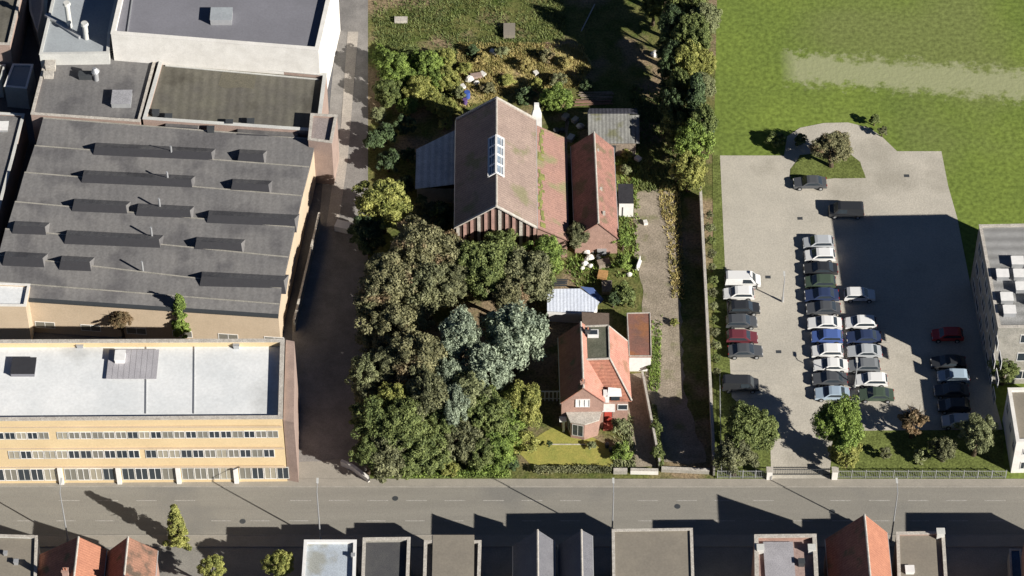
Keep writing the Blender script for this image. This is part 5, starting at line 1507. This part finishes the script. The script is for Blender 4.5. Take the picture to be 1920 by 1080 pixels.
crate(893, 146, (1.5, .8), .5, M_pinkw, 'crate', 'pinkish brown crate behind the white sacks', 'crate', rz=.2)
planks(1118, 180, 7, 5.0, M_wood, 'weathered planks stacked behind the corrugated shed')
planks(1112, 192, 4, 5.6, mk('reddish planks', (0.28, 0.17, 0.13), None, 1.5), 'reddish planks in front of the weathered plank stack')
planks(1062, 238, 8, 3.6, M_wood, 'grey planks between barn and corrugated shed', 1.5)
drum(1043, 248, .45, .5, M_darkmetal, 'left black drum on the ground between barn and shed')
drum(1054, 247, .35, .5, M_darkmetal, 'right black drum on the ground between barn and shed')
sack(1088, 240, 1.0, M_junkw, 'white sack against the west end of the corrugated shed')
for px, py, w, l in ((1036, 262, 1.3, 'flat grey box beside the aisle roof corner'), (1070, 262, 1.1, 'grey box left of the corrugated shed'), (1078, 228, .9, 'small pale box behind the corrugated shed corner'),
                     (1060, 222, 1.0, 'pale box behind the grey planks')):
    crate(px, py, (w, w * .7), .5, M_stone if w < 1.05 else M_metal, 'crate', l, 'box', rz=w)
for px, py, w, l in ((905, 142, .8, 'small pale box at the right of the scrap heap'), (868, 165, .7, 'small white box left of the large sack'), (925, 100, .9, 'pale box lying in the dry grass'), (1005, 140, .7, 'small grey box lying in the dry grass'),
                     (1196, 300, .8, 'small pale box by the shed end in the weeds'), (1210, 420, .6, 'small pale box on the left edge of the dirt track')):
    crate(px, py, (w, w * .8), .4, M_junkw, 'crate', l, 'box', rz=w * 3)
crate(1173, 288, (1.1, 1.2), 1.1, M_cratey, 'crate', 'pale yellow box in front of the corrugated shed', 'crate')
GJ = 'white rubbish in front of the outbuilding'
for px, py, s in ((1100, 476, .9), (1106, 486, 1.1), (1096, 497, .9), (1107, 501, .7), (1113, 462, .8), (1101, 488, .7), (1092, 505, .6), (1112, 474, .6)):
    sack(px, py, s, M_junkw, 'dirty white rubbish sack heaped at the south end of the outbuilding', group=GJ)
crate(1128, 472, (1.2, 1.4), .9, M_metal, 'crate', 'grey metal box among the rubbish south of the outbuilding', 'box')
crate(1132, 498, (1.6, 1.0), .7, M_wood, 'crate', 'brown wooden crate below the grey metal box', 'crate', rz=.3)
crate(1130, 520, (1.2, 1.3), .6, mk('orange wood', (0.45, 0.26, 0.11), None, 1), 'crate', 'orange brown crate right of the rubbish sacks', 'crate', rz=-.2)
crate(1138, 542, (1.3, 2.0), .5, M_wood, 'crate', 'long flat crate above the blue tarpaulin', 'crate')
drum(1122, 488, .3, .9, M_darkmetal, 'dark drum among the rubbish sacks')
planks(1046, 530, 5, 2.6, M_darkmetal, 'dark boards behind the white corrugated shed')
x, y = P(1197, 498)
tag(MB().bar((x - .25, y - .9, .5), (x + .25, y + .9, .5), .12, .8).bar((x - .25, y - .9, .06), (x + .25, y + .9, .06), .5, .1).build('barrier', M_bwhite), 'white upright barrier at the left edge of the dirt track', 'barrier')
sack(1180, 517, .7, M_junkw, 'white bundle between the green bushes beside the track')
drum(1257, 228, .9, 1.0, mk('blue grey tank', (0.16, 0.24, 0.30), None, 1), 'blue grey water tank in the shade under the east trees', 'water_tank', 'tank')
sack(1228, 105, 1.2, M_junkw, 'pale bundle in the deep shade at the top of the yard')
crate(643, 430, (1.9, 1.3), .9, M_bwhite, 'skip_box', 'white box standing on the shaded lane', 'box', rz=-.3)
crate(955, 62, (1.6, 2.4), .7, M_brownflat, 'crate', 'pale square box in the weeds at the top edge', 'crate')
crate(752, 40, (1.8, .9), .4, M_stone, 'garden_bench', 'pale slab in the dull green weeds near the top', 'slab')
for px, py, l in ((1138, 838, 'left dark pot beside the house door path'), (1146, 846, 'right dark pot beside the house door path')):
    drum(px, py, .28, .6, M_darkmetal, l, 'flower_pot', 'flower pot')
# pole in the dark corner at the top
a, b = P(1090, 60), P(1115, 10)
tag(MB().bar((a[0], a[1], .2), (b[0], b[1], .2), .12, .12).build('pole', M_metal), 'long thin pale pole lying in the dark shade at the top', 'pole')
a, b = P(878, 118), P(1010, 112)
